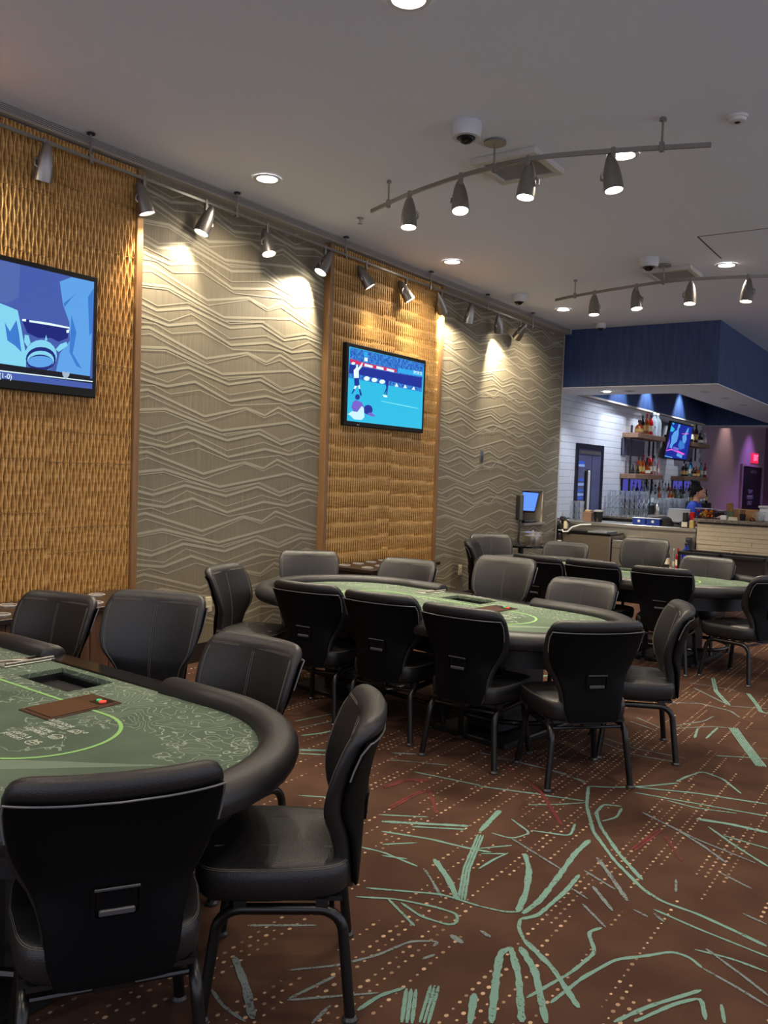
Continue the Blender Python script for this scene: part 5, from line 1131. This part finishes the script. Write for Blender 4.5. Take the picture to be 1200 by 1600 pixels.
# pour bottles on the riser: every one its own object, copied
G = 'pour bottles on the back bar riser'
src = []
for kind, gl, lab in (('slim',GLASSB,mat('frost_label',(196,204,206),.4)),('tall',GLASSB,mat('frost_label',(196,204,206),.4)),('tall',AMBER,CREAM),('square',GREENG,GOLD),('tall',DARKG,GOLD),('slim',COBALT,mat('frost_label',(196,204,206),.4)),('square',GLASSB,mat('frost_label',(196,204,206),.4))):
    b = bottle(kind, gl, lab, BLACK, 'bottle with a black pour spout standing among others on the back bar riser', (0,0,0), G, 1.0)
    sp = turned([(.006,0),(.004,.05),(.003,.06)], BLACK, 'pour_spout', 8, b); sp.location = (0,0,KIND[kind][2][2]); src.append(b)
first = set()
order = [0,1,4,5,1,0,1,6,2,0,1,2,2,3,0,3,6,1,4,4,0,4]
for tier, (x, z) in enumerate(((-5.32,1.25),(-5.13,1.12))):
    for k in range(22):
        y = 16.02+k*.232+tier*.1+random.uniform(-.02,.02)
        i = order[(k+tier*3) % 22]
        if y > 17.65 and y < 19.55 and tier == 0 and False: continue
        if i not in first: first.add(i); src[i].location = (x, y, z); o = src[i]
        else: o = copy_tree(src[i], (x, y, z), random.uniform(0,3))
        o['label'] = '%s with black pour spout, %s from left on the %s riser step' % (('slim clear bottle','clear bottle','amber bottle','green square bottle','dark bottle','blue bottle','square clear bottle')[i], ORD[k], ('upper','lower')[tier])
        q = random.uniform(.88,1.0); o.scale = (q,q,q)
# stacks of glasses
TUM = [(.024,0),(.028,.003),(.039,.10),(.0368,.10),(.026,.014),(.0005,.012)]
PINT = [(.025,0),(.028,.003),(.041,.145),(.0395,.145),(.029,.010),(.0005,.008)]
def glasses(label, group, x0, nx, y0, ny, rows, z0, prof, h):
    me = MB().lathe(prof, 14, cap=False).mesh('drinking_glass', GLASS, smooth=50)
    for iy in range(ny):
        for ix in range(nx):
            for r in range(rows):
                o = inst('drinking_glass', me, None, (x0+ix*.084+random.uniform(-.002,.002), y0+iy*.09, z0+r*(h+.002)))
                tag(o, '%s: %s from left%s%s' % (label, ORD[ix], '' if rows == 1 else ', '+('bottom row','second row','top row')[r], '' if ny == 1 else ', %s rank back' % ORD[iy]), 'glass', group)
glasses('pint glass at the foot of the tall back bar stack', 'pint glasses at the foot of the stack', -5.36, 9, 15.05, 1, 1, .952, PINT, .145)
t = thing('glass_rack_mat', 'black drip mat lying on the pint glasses', 'mat', (0,0,0)); MB().rbox(-5.41,-4.64,15.0,15.1,1.099,1.104,.001).build('mat_sheet', mat('clear_mat',(170,180,186),.2,trans=.6), t)
glasses('tumbler stacked on the pint glasses', 'tumblers stacked on the pint glasses', -5.36, 9, 15.05, 1, 3, 1.105, TUM, .10)
glasses('tumbler in the low stack by the shaker', 'tumblers before the pour bottles', -5.0, 3, 16.9, 2, 3, .952, TUM, .10)
glasses('tumbler in the long low back bar stack', 'tumblers along the back bar', -4.99, 3, 17.6, 5, 3, .952, TUM, .10)
glasses('glass in the wall end counter stack', 'glasses at the wall end of the counter', -5.33, 3, 13.25, 1, 3, .932, TUM, .10)
t = thing('shaker', 'steel cocktail shaker between the two glass stacks', 'shaker', (-4.90, 16.4, .95))
turned([(.036,0),(.045,.02),(.045,.15),(.03,.2),(.02,.21),(.02,.25)], STEEL, 'shaker_body', 16, t); turned([(.021,.25),(.021,.28)], STEEL, 'shaker_cap', 12, t)
# red neon bottle sign
t = thing('neon_sign', 'glowing red neon bottle sign under the bar television', 'sign', (XT+.06, 17.55, 1.86))
MB().rbox(-.045,-.02,-.22,.22,-.16,.20,.006).build('sign_back', mat('dark_sign',(60,24,30),.4), t)
mb = MB(); mb.tube([(0,-.10,-.14),(0,-.10,.04),(0,-.04,.10),(0,-.04,.19),(0,.04,.19),(0,.04,.10),(0,.10,.04),(0,.10,-.14),(0,-.10,-.14)], .014, 8)
mb.tube([(0,-.17,-.06),(0,.17,-.02)], .016, 8); mb.tube([(0,-.17,-.11),(0,.14,-.09)], .016, 8)
mb.build('neon_tube', mat('red_neon',(40,4,8),.3,emit=(240,40,60),strength=2.2), t, smooth=True)
for y, z in ((-.1,.0),(.1,.0)): MB().tube([(-.03,y,z),(0,y,z)], .006, 6).build('tube_support', BLACK, t)
# exit sign
t = thing('exit_sign', 'glowing red exit sign above the dark staff door', 'sign', (-5.5, 27.95, 2.38))
MB().rbox(0,.06,-.42,.42,-.15,.15,.01).build('sign_box', mat('exit_face',(120,30,50),.4,emit=(220,30,70),strength=.8), t)
x = text_mesh('lettering', 'EXIT', .26, mat('exit_letters',(60,10,20),.4,emit=(255,120,160),strength=1.8), t, squeeze=1.15); x.rotation_euler = WALLROT; x.location = (.063,0,0)

# things on the steel counter (z .93)
ZCN, ZBT = .93, 1.085
def cup(name, label, x, y, z, r0, r1, h, m, rim=None, lid=None, cat='cup'):
    t = thing(name, label, cat, (x, y, z))
    MB().lathe([(r0,0),(r0+.002,.003),(r1,h),(r1-.003,h),(r0-.002,.006),(.0005,.005)], 18, cap=False).build('cup_body', m, t, smooth=40)
    if rim: MB().lathe([(r1+.001,h-.008),(r1+.003,h),(r1-.002,h+.002)], 18, cap=False).build('rim', rim, t)
    if lid: MB().lathe([(r1+.006,h),(r1+.006,h+.015),(r1*.6,h+.03),(.0005,h+.032)], 18, cap=False).build('lid', lid, t, smooth=30)
    return t
t = thing('wooden_caddy', 'brown box caddy on the steel counter near the wall', 'caddy', (-4.96, 13.02, ZCN))
MB().rbox(-.07,.07,-.06,.06,0,.15,.008).build('caddy_body', mat('brown_caddy',(120,92,72),.6), t); MB().rbox(-.05,.05,-.04,.04,.15,.18,.006).build('straw_bundle', mat('kraft_straws',(176,148,116),.7), t)
cup('black_cup', 'black cup with a pale lid on the steel counter', -4.80, 13.02, ZCN, .055, .075, .16, BLACK, lid=mat('smoke_lid',(150,146,140),.3))
for i, (x, lab) in enumerate(((-4.13,'left blue condiment tray on the steel counter'),(-3.92,'right blue condiment tray on the steel counter'))):
    t = thing('condiment_tray', lab, 'tray', (x, 13.02, ZCN), 0, 'blue trays on the steel counter')
    mb = MB(); mb.rbox(-.10,.10,-.08,.08,0,.10,.01); mb.build('tray_body', mat('royal_blue_tray',(24,52,136),.35), t)
    MB().rbox(-.106,.106,-.086,.086,.10,.112,.003).build('tray_lid', mat('tray_lid_clear',(190,196,206),.2), t)
    MB().lathe([(.0005,0),(.022,0)], 14, cap=False).build('white_emblem', WHITEP, t); e = bpy.data.objects[t.children[-1].name]; e.rotation_euler = (PI/2,0,0); e.location = (0,-.0808,.06)
t = thing('black_bag', 'crumpled black bar towel bundle on the steel counter', 'towel', (-3.76, 13.08, ZCN))
mb = MB(); rr = []
for i in range(7):
    q = i/6; rr.append([( (.11*math.cos(2*PI*k/16)*(1+.12*math.sin(3*k+i)))*math.sqrt(max(.02,1-q*q*.9)), (.09*math.sin(2*PI*k/16)*(1+.1*math.cos(2*k+i)))*math.sqrt(max(.02,1-q*q*.9)), .14*q) for k in range(16)])
mb.loft(rr).build('towel_cloth', mat('black_cloth',(16,16,18),.9), t, smooth=True)
t = thing('order_terminal', 'grey order terminal turned away on the steel counter', 'terminal', (-3.60, 13.14, ZCN))
MB().rbox(-.10,.10,-.08,.08,0,.03,.008).build('terminal_base', BLACK, t)
sb = MB().rbox(-.17,.17,-.015,.015,-.11,.12,.012).build('terminal_case', mat('blue_grey_case',(86,96,112),.35), t); sb.matrix_local = Matrix.Translation((0,0,.16))@Matrix.Rotation(math.radians(-25),4,'X')
MB().tube([(0,.03,.02),(0,.04,.16)], .02, 8).build('terminal_stem', BLACK, t)
cup('red_cup', 'red tumbler beside the stone bar end', -3.37, 13.06, ZCN+.10, .032, .045, .14, mat('red_plastic',(196,30,34),.4)).location.z = ZCN+.09
t = thing('napkin_caddy', 'black napkin caddy with a cream card at the stone bar end', 'caddy', (-3.44, 12.96, ZCN))
MB().rbox(-.075,.06,-.05,.16,0,.09,.006).build('caddy_body', BLACK, t); MB().rbox(-.045,.035,-.054,-.05,.015,.085,.001).build('card', CREAM, t)
MB().rbox(.062,.13,-.05,.05,0,.115,.01).build('yellow_cup_holder', mat('yellow_plastic',(196,172,104),.5), t); MB().rbox(-.06,.0,.04,.14,.09,.22,.006).build('black_divider', BLACK, t)
# things on the granite top
CLEARP = mat('clear_plastic',(240,240,240),.06,trans=1.0); CLEARP.node_tree.nodes['Principled BSDF'].inputs['IOR'].default_value = 1.06
def container(name, label, x, y, w, d, h, fruit):
    t = thing(name, label, 'container', (x, y, ZBT))
    mb = MB(); tk = .004
    mb.box(-w,w,-d,d,0,tk); mb.box(-w,-w+tk,-d,d,0,h); mb.box(w-tk,w,-d,d,0,h); mb.box(-w,w,-d,-d+tk,0,h); mb.box(-w,w,d-tk,d,0,h)
    mb.build('clear_tub', CLEARP, t); MB().rbox(-w-.006,w+.006,-d-.006,d+.006,h,h+.012,.004).build('lid', mat('milky_lid',(220,218,224),.2,trans=.8), t)
    return t
container('garnish_tub', 'clear lidded tub of cut oranges and cherries on the granite top', -3.17, 13.0, .125, .10, .135, True)
FR = [mat('orange_slice',(232,150,40),.5), mat('red_cherry',(186,24,20),.4), mat('lemon_yellow',(236,196,80),.5)]
for k in range(34):
    r = .024; x = -3.17+random.uniform(-.095,.095); y = 13.0+random.uniform(-.07,.07); z = ZBT+.028+(k % 4)*.026
    i = random.choice((0,0,2,1)); i = 1 if (x > -3.14 and k % 3 == 0) else i
    o = MB().lathe([(.003,-r),(r*.7,-r*.7),(r,0),(r*.7,r*.7),(.003,r)], 10, sx=1, sy=.8).build('fruit_piece', FR[i], None, smooth=60); o.location = (x,y,z); o.rotation_euler = (random.random(),random.random(),0)
    tag(o, ('orange slice','red cherry','yellow lemon piece')[i]+' inside the clear garnish tub on the granite top', 'fruit', ('orange slices','red cherries','lemon pieces')[i]+' in the garnish tub')
container('empty_tub', 'second clear tub, empty, right of the garnish tub', -2.97, 13.02, .06, .08, .12, False)
t = thing('napkin_stack', 'stack of white napkins on the granite top', 'napkins', (-2.90, 12.93, ZBT)); MB().rbox(-.04,.04,-.05,.05,0,.06,.004).build('napkin_block', WHITEP, t); MB().rbox(-.041,.041,-.051,.051,.028,.030,.0005).build('paper_band', CREAM, t)
t = thing('table_card', 'standing menu card with food pictures on the granite top', 'card', (-2.84, 12.99, ZBT), -.2)
MB().rbox(-.05,.05,-.004,.004,.01,.24,.002).build('card_sheet', mat('green_card',(64,84,62),.6), t); MB().rbox(-.045,.045,-.0055,-.004,.12,.235,.0004).build('food_picture', m_wood('food_print',(150,96,56),(60,44,30),(9,9,9)), t); MB().rbox(-.055,.055,-.03,.03,0,.012,.003).build('card_foot', CREAM, t)
t = thing('tent_sign', 'low cream tent sign before the menu card', 'sign', (-2.77, 12.90, ZBT)); MB().prism([(-.06,-.02),(.06,-.02),(.06,.02),(-.06,.02)], 0, .006).build('tent_base', CREAM, t)
sb = MB().rbox(-.06,.06,-.002,.002,0,.05,.001).build('tent_face', CREAM, t); sb.rotation_euler = (.5,0,0)
t = thing('cardboard_box', 'brown cardboard box on the granite top', 'box', (-2.62, 13.18, ZBT)); MB().rbox(-.20,.17,-.10,.10,0,.155,.004).build('box_body', mat('kraft_card',(164,124,84),.8), t); MB().box(-.20,.17,-.006,.006,.155,.1562).build('tape', mat('brown_tape',(140,104,68),.3), t)
cup('black_straw_cup', 'black cup of stirrers before the cardboard box', -2.66, 12.98, ZBT, .035, .045, .09, BLACK).children[0]
t = bpy.data.objects['black_straw_cup']
for k in range(6): MB().tube([(.012*math.cos(k),.012*math.sin(k),.01),(.03*math.cos(k),.03*math.sin(k),.15)], .004, 6).build('stirrer', BLACK, t)
t = thing('bell', 'small shiny round bell before the cardboard box', 'bell', (-2.53, 13.0, ZBT)); turned([(.03,0),(.034,.006),(.030,.03),(.018,.045),(.003,.05)], mat('bronze_bell',(120,70,40),.15,metal=.9), 'bell_dome', 16, t); turned([(.038,0),(.038,.006)], BLACK, 'bell_base', 16, t)
t = thing('glass_pitcher', 'clear pitcher before the white bin', 'pitcher', (-2.42, 12.94, ZBT)); turned([(.045,0),(.05,.004),(.055,.12),(.060,.14),(.057,.14),(.047,.01),(.0005,.008)], GLASS, 'pitcher_body', 16, t); MB().tube([(-.05,0,.11),(-.09,0,.10),(-.09,0,.05),(-.05,0,.03)], .006, 6).build('handle', GLASS, t)
t = thing('white_bin', 'white lidded plastic bin on the granite top at the right edge', 'bin', (-2.22, 13.12, ZBT)); MB().rbox(-.22,.25,-.15,.15,0,.19,.015).build('bin_body', mat('bin_white',(208,212,216),.4), t); MB().rbox(-.235,.265,-.165,.165,.19,.222,.008).build('bin_lid', WHITEP, t)

# black service cart in front of the stone bar
t = thing('service_cart', 'black service cart with two tray tops in front of the stone bar', 'cart', (-2.32, 10.55, 0), -.10)
for x0, x1 in ((-.50,-.01),(.01,.50)):
    fr = MB(); 
    for a in ((x0,x0+.03,-.20,.20),(x1-.03,x1,-.20,.20),(x0,x1,-.20,-.17),(x0,x1,.17,.20)): fr.rbox(a[0],a[1],a[2],a[3],.745,.785,.004)
    fr.build('tray_frame', BLACK, t); MB().box(x0+.03,x1-.03,-.17,.17,.748,.756).build('tray_floor', mat('grey_tray_floor',(92,90,88),.4), t)
for x in (-.485,.485):
    for y in (-.185,.185): MB().rbox(x-.015,x+.015,y-.015,y+.015,.06,.745,.003).build('leg', BLACK, t)
MB().box(-.47,.47,-.17,.17,.20,.22).build('lower_shelf', BLACK, t); MB().box(-.47,.47,.165,.175,.22,.745).build('back_sheet', mat('cart_back',(96,88,80),.6), t)
for x in (-.485,.485):
    for y in (-.185,.185): MB().lathe([(.001,-.02),(.028,-.018),(.03,0),(.028,.018),(.001,.02)], 12).build('caster', BLACK, t).matrix_local = Matrix.Translation((x,y,.03))@Matrix.Rotation(PI/2,4,'X')
# low stand with bottles beside the steel front
t = thing('bottle_stand', 'low pale stand with bottles in front of the steel counter', 'stand', (-3.30, 12.15, 0))
MB().rbox(-.22,.16,-.14,.14,.36,.39,.005).build('stand_top', mat('pale_stand',(186,174,150),.5), t)
for x in (-.20,.14):
    for y in (-.12,.12): MB().rbox(x-.015,x+.015,y-.015,y+.015,0,.36,.003).build('leg', mat('pale_stand_leg',(150,138,116),.6), t)
for k, (dx, dy, kind, gl, cp, s, lab) in enumerate(((.10,.02,'big',COBALT,BLACK,1.0,'dark blue jug on the low stand before the steel counter'),(.0,-.02,'tall',REDG,REDG,.9,'red bottle on the low stand before the steel counter'),
        (-.08,.05,'slim',GLASSB,WHITEP,.8,'white-capped bottle on the low stand before the steel counter'),(-.15,-.03,'tall',DARKG,BLACK,1.0,'dark bottle at the left of the low stand before the steel counter'))):
    bottle(kind, gl, CREAM, cp, lab, (-3.30+dx, 12.15+dy, .39), 'bottles on the low stand', s)
t = thing('rolled_mat', 'black upright roll leaning at the corner of the stone bar', 'mat', (-3.33, 12.72, 0)); MB().tube([(0,0,0),(0,.05,.80)], .045, 12).build('roll', BLACK, t, smooth=True); MB().tube([(0,.048,.76),(0,.052,.80)], .047, 12).build('strap', mat('strap_grey',(70,70,70),.6), t)

# lamps of the bar: recessed in the ceiling of the ring and in its underside
for x, y, z, lab, on in ((-5.02,15.3,ZC-.014,'downlight inside the navy ring over the left bar shelves',1),(-5.02,16.9,ZC-.014,'downlight inside the navy ring over the bar television',1),(-5.02,19.2,ZC-.014,'downlight inside the navy ring over the right bar shelves',1),(-4.3,14.6,ZC-.014,'downlight inside the navy ring over the service aisle',1),
        (-4.72,12.93,2.945,'lit small downlight in the soffit underside near the wall',1),(-4.36,12.93,2.945,'dark small downlight in the soffit underside near the wall',0),
        (-3.34,13.3,2.945,'first small dark downlight along the soffit underside',0),(-3.30,14.4,2.945,'second small dark downlight along the soffit underside',0),(-3.30,15.7,2.945,'third small dark downlight along the soffit underside',0)):
    t = thing('small_downlight', lab, 'downlight', (x, y, z), 0, 'bar downlights')
    q = inst('trim_ring', me_trim, t); l = inst('diffuser', me_disc if on else MB().lathe([(.0005,.010),(.078,.010)], 24, cap=False).mesh('diffuser', LAMPOFF), t)
    if z < 3: q.scale = l.scale = (.7,.7,.7)
    if on: spot('bar_light', (0,0,-.03), (-.22 if x < -5 else 0,0,-1), E_BAR*(.25 if z < 3 else 1), 75 if x < -5 else 120, .6, (226,236,255), t, .05)
# coloured wash on the mauve wall: real lamps in the rear ceiling
for x, y, rgb, w in ((-4.9,24.2,(255,232,200),60),(-4.4,27.2,(196,140,255),160),(-2.6,25,(220,150,255),200)):
    t = thing('rear_downlight', 'rear downlight behind the navy soffit washing the mauve wall', 'downlight', (x, y, ZC-.014), 0, 'rear downlights'); inst('trim_ring', me_trim, t); inst('diffuser', me_disc, t)
    spot('rear_light', (0,0,-.03), (-.25,0,-1), w, 90, .7, rgb, t, .05)

# ------------------------------------------------------------------ bartender
def person():
    t = thing('person', 'person in a blue shirt, dark hair in a high bun, behind the bar', 'person', (-3.62, 14.0, 0), math.radians(-82))
    SKIN = mat('skin', (176,126,102), .55); HAIR = mat('dark_hair', (15,11,10), .75, spec=.2, bump=(60,.3)); SHIRT = mat('blue_shirt', (28,58,160), .8, bump=(40,.2)); PANT = mat('black_trousers', (18,18,20), .8)
    # local: facing +y.  z, half width, half depth, centre y
    S = [(.80,.150,.105,0),(.90,.165,.115,0),(1.0,.145,.10,.005),(1.08,.140,.098,.012),(1.16,.160,.105,.02),(1.22,.172,.100,.025),(1.262,.165,.082,.028),(1.285,.120,.066,.032),(1.300,.070,.055,.040),(1.320,.052,.052,.050),(1.345,.048,.052,.062),
         (1.362,.050,.062,.078),(1.375,.058,.075,.088),(1.395,.066,.086,.089),(1.42,.071,.092,.088),(1.45,.074,.097,.085),(1.48,.074,.100,.081),(1.51,.070,.096,.076),(1.535,.058,.080,.070),(1.552,.038,.052,.068),(1.558,.012,.02,.068)]
    rings = []
    n = 28
    for z, w, d, cy in S:
        r = []
        for k in range(n):
            a = 2*PI*k/n; x = w*math.cos(a); y = cy+d*math.sin(a); zz = z
            if z > 1.35:
                f = max(0, math.sin(a))**6
                tilt = (y-.08)*.25
                bump_ = 0
                if abs(z-1.42) < .03: bump_ = .020*max(0, 1-abs(z-1.42)/.03)*max(0, math.sin(a))**24     # nose
                if abs(z-1.393) < .012: bump_ = .005*max(0, math.sin(a))**14                                # lips
                if abs(z-1.452) < .012: bump_ = -.006*max(0, math.sin(a))**3*abs(math.cos(a))*2            # eye sockets
                y += bump_; zz -= tilt
            r.append((x, y, zz))
        rings.append(r)
    mb = MB().loft(rings)
    def limb(P, R, n=12): mb.tube(P, R, n)
    for s in (-1, 1):
        limb([(s*.155,.02,1.235),(s*.20,.03,1.19),(s*.225,.06,1.06),(s*.235,.09,.965),(s*.20,.20,.985),(s*.15,.33,1.03),(s*.135,.37,1.045)], [.05,.050,.042,.037,.035,.027,.024])
        hb = Vector((s*.132,.385,1.05)); 
        mb.tube([hb, hb+Vector((-s*.01,.035,.008)), hb+Vector((-s*.015,.075,.010))], [.026,.036,.034], 10)
        for q in range(4):
            b = hb+Vector((-s*.015+(q-1.5)*.017,.078,.010)); l = (.05,.058,.055,.044)[q]
            mb.tube([b, b+Vector((0,l*.45,-.006)), b+Vector((0,l*.75,-.024)), b+Vector((0,l*.85,-.042))], [.0085,.008,.0075,.006], 8)
        b = hb+Vector((-s*.035,.02,.0)); mb.tube([b, b+Vector((-s*.02,.025,-.006)), b+Vector((-s*.022,.05,-.016))], [.011,.009,.007], 8)
        limb([(s*.085,0,.86),(s*.09,.01,.66),(s*.09,.02,.47),(s*.09,-.01,.30),(s*.09,-.02,.09),(s*.09,-.02,.05)], [.085,.075,.056,.054,.038,.036])
        limb([(s*.09,-.05,.035),(s*.09,.03,.035),(s*.09,.12,.03),(s*.09,.17,.025)], [.034,.036,.034,.022])
        ex = s*.073; mb.tube([(ex,.075,1.405),(ex+s*.010,.066,1.425),(ex+s*.012,.062,1.445),(ex+s*.004,.074,1.455)], [.006,.010,.010,.005], 8)
    body = mb.build('body', SKIN, t, smooth=60)
    # shirt
    r2 = []
    for z, w, d, cy in [(.84,.176,.125,0),(.92,.182,.13,0),(1.0,.165,.118,.005),(1.08,.158,.112,.012),(1.16,.174,.118,.02),(1.22,.188,.113,.025),(1.262,.180,.094,.028),(1.288,.136,.078,.030),(1.302,.088,.066,.034),(1.308,.078,.062,.036)]:
        r2.append([(w*math.cos(2*PI*k/28), cy+d*math.sin(2*PI*k/28), z-(.03*max(0,math.sin(2*PI*k/28))**3 if z > 1.29 else 0)) for k in range(28)])
    mb = MB().loft(r2, cap=False)
    for s in (-1, 1): mb.tube([(s*.13,.02,1.245),(s*.175,.024,1.225),(s*.212,.038,1.15),(s*.226,.058,1.07)], [.060,.064,.060,.056], 14)
    mb.build('shirt', SHIRT, t, smooth=60)
    mb = MB()
    for s in (-1, 1): mb.tube([(s*.075,0,.88),(s*.09,.01,.66),(s*.09,.02,.47),(s*.09,-.01,.30),(s*.09,-.02,.08)], [.105,.088,.07,.065,.058], 14)
    mb.build('trousers', PANT, t, smooth=60)
    # hair: cap swept up into a high bun
    r3 = []
    for z, w, d, cy in [(1.385,.045,.03,.012),(1.40,.068,.05,.022),(1.43,.082,.072,.040),(1.46,.087,.090,.056),(1.49,.088,.102,.064),(1.515,.086,.106,.066),(1.54,.080,.098,.062),(1.56,.068,.082,.053),(1.578,.060,.068,.044),(1.596,.068,.072,.036),(1.62,.074,.076,.030),(1.645,.070,.072,.026),(1.662,.054,.056,.024),(1.672,.032,.034,.022),(1.676,.006,.006,.022)]:
        z = z if z < 1.52 else 1.52+(z-1.52)*.72; cy -= .010
        r3.append([(w*math.cos(2*PI*k/24)*(1+.03*math.sin(5*k)), cy+d*math.sin(2*PI*k/24), z-(cy+d*math.sin(2*PI*k/24)-.08)*.28) for k in range(24)])
    MB().loft(r3).build('hair', HAIR, t, smooth=60)
    for s in (-1, 1):
        e = MB().lathe([(.001,-.011),(.009,-.007),(.011,0),(.009,.007),(.001,.011)], 10).build('eye', mat('eye_white',(190,184,178),.3), t, smooth=True); e.location = (s*.030,.161,1.430)
        MB().tube([(s*.014,.180,1.444),(s*.032,.174,1.449),(s*.050,.156,1.446)], .0035, 6).build('eyebrow', HAIR, t, smooth=True)
    MB().tube([(-.022,.168,1.372),(0,.176,1.371),(.022,.168,1.372)], [.004,.006,.004], 8).build('lips', mat('lips',(140,70,66),.5), t, smooth=True)
person()
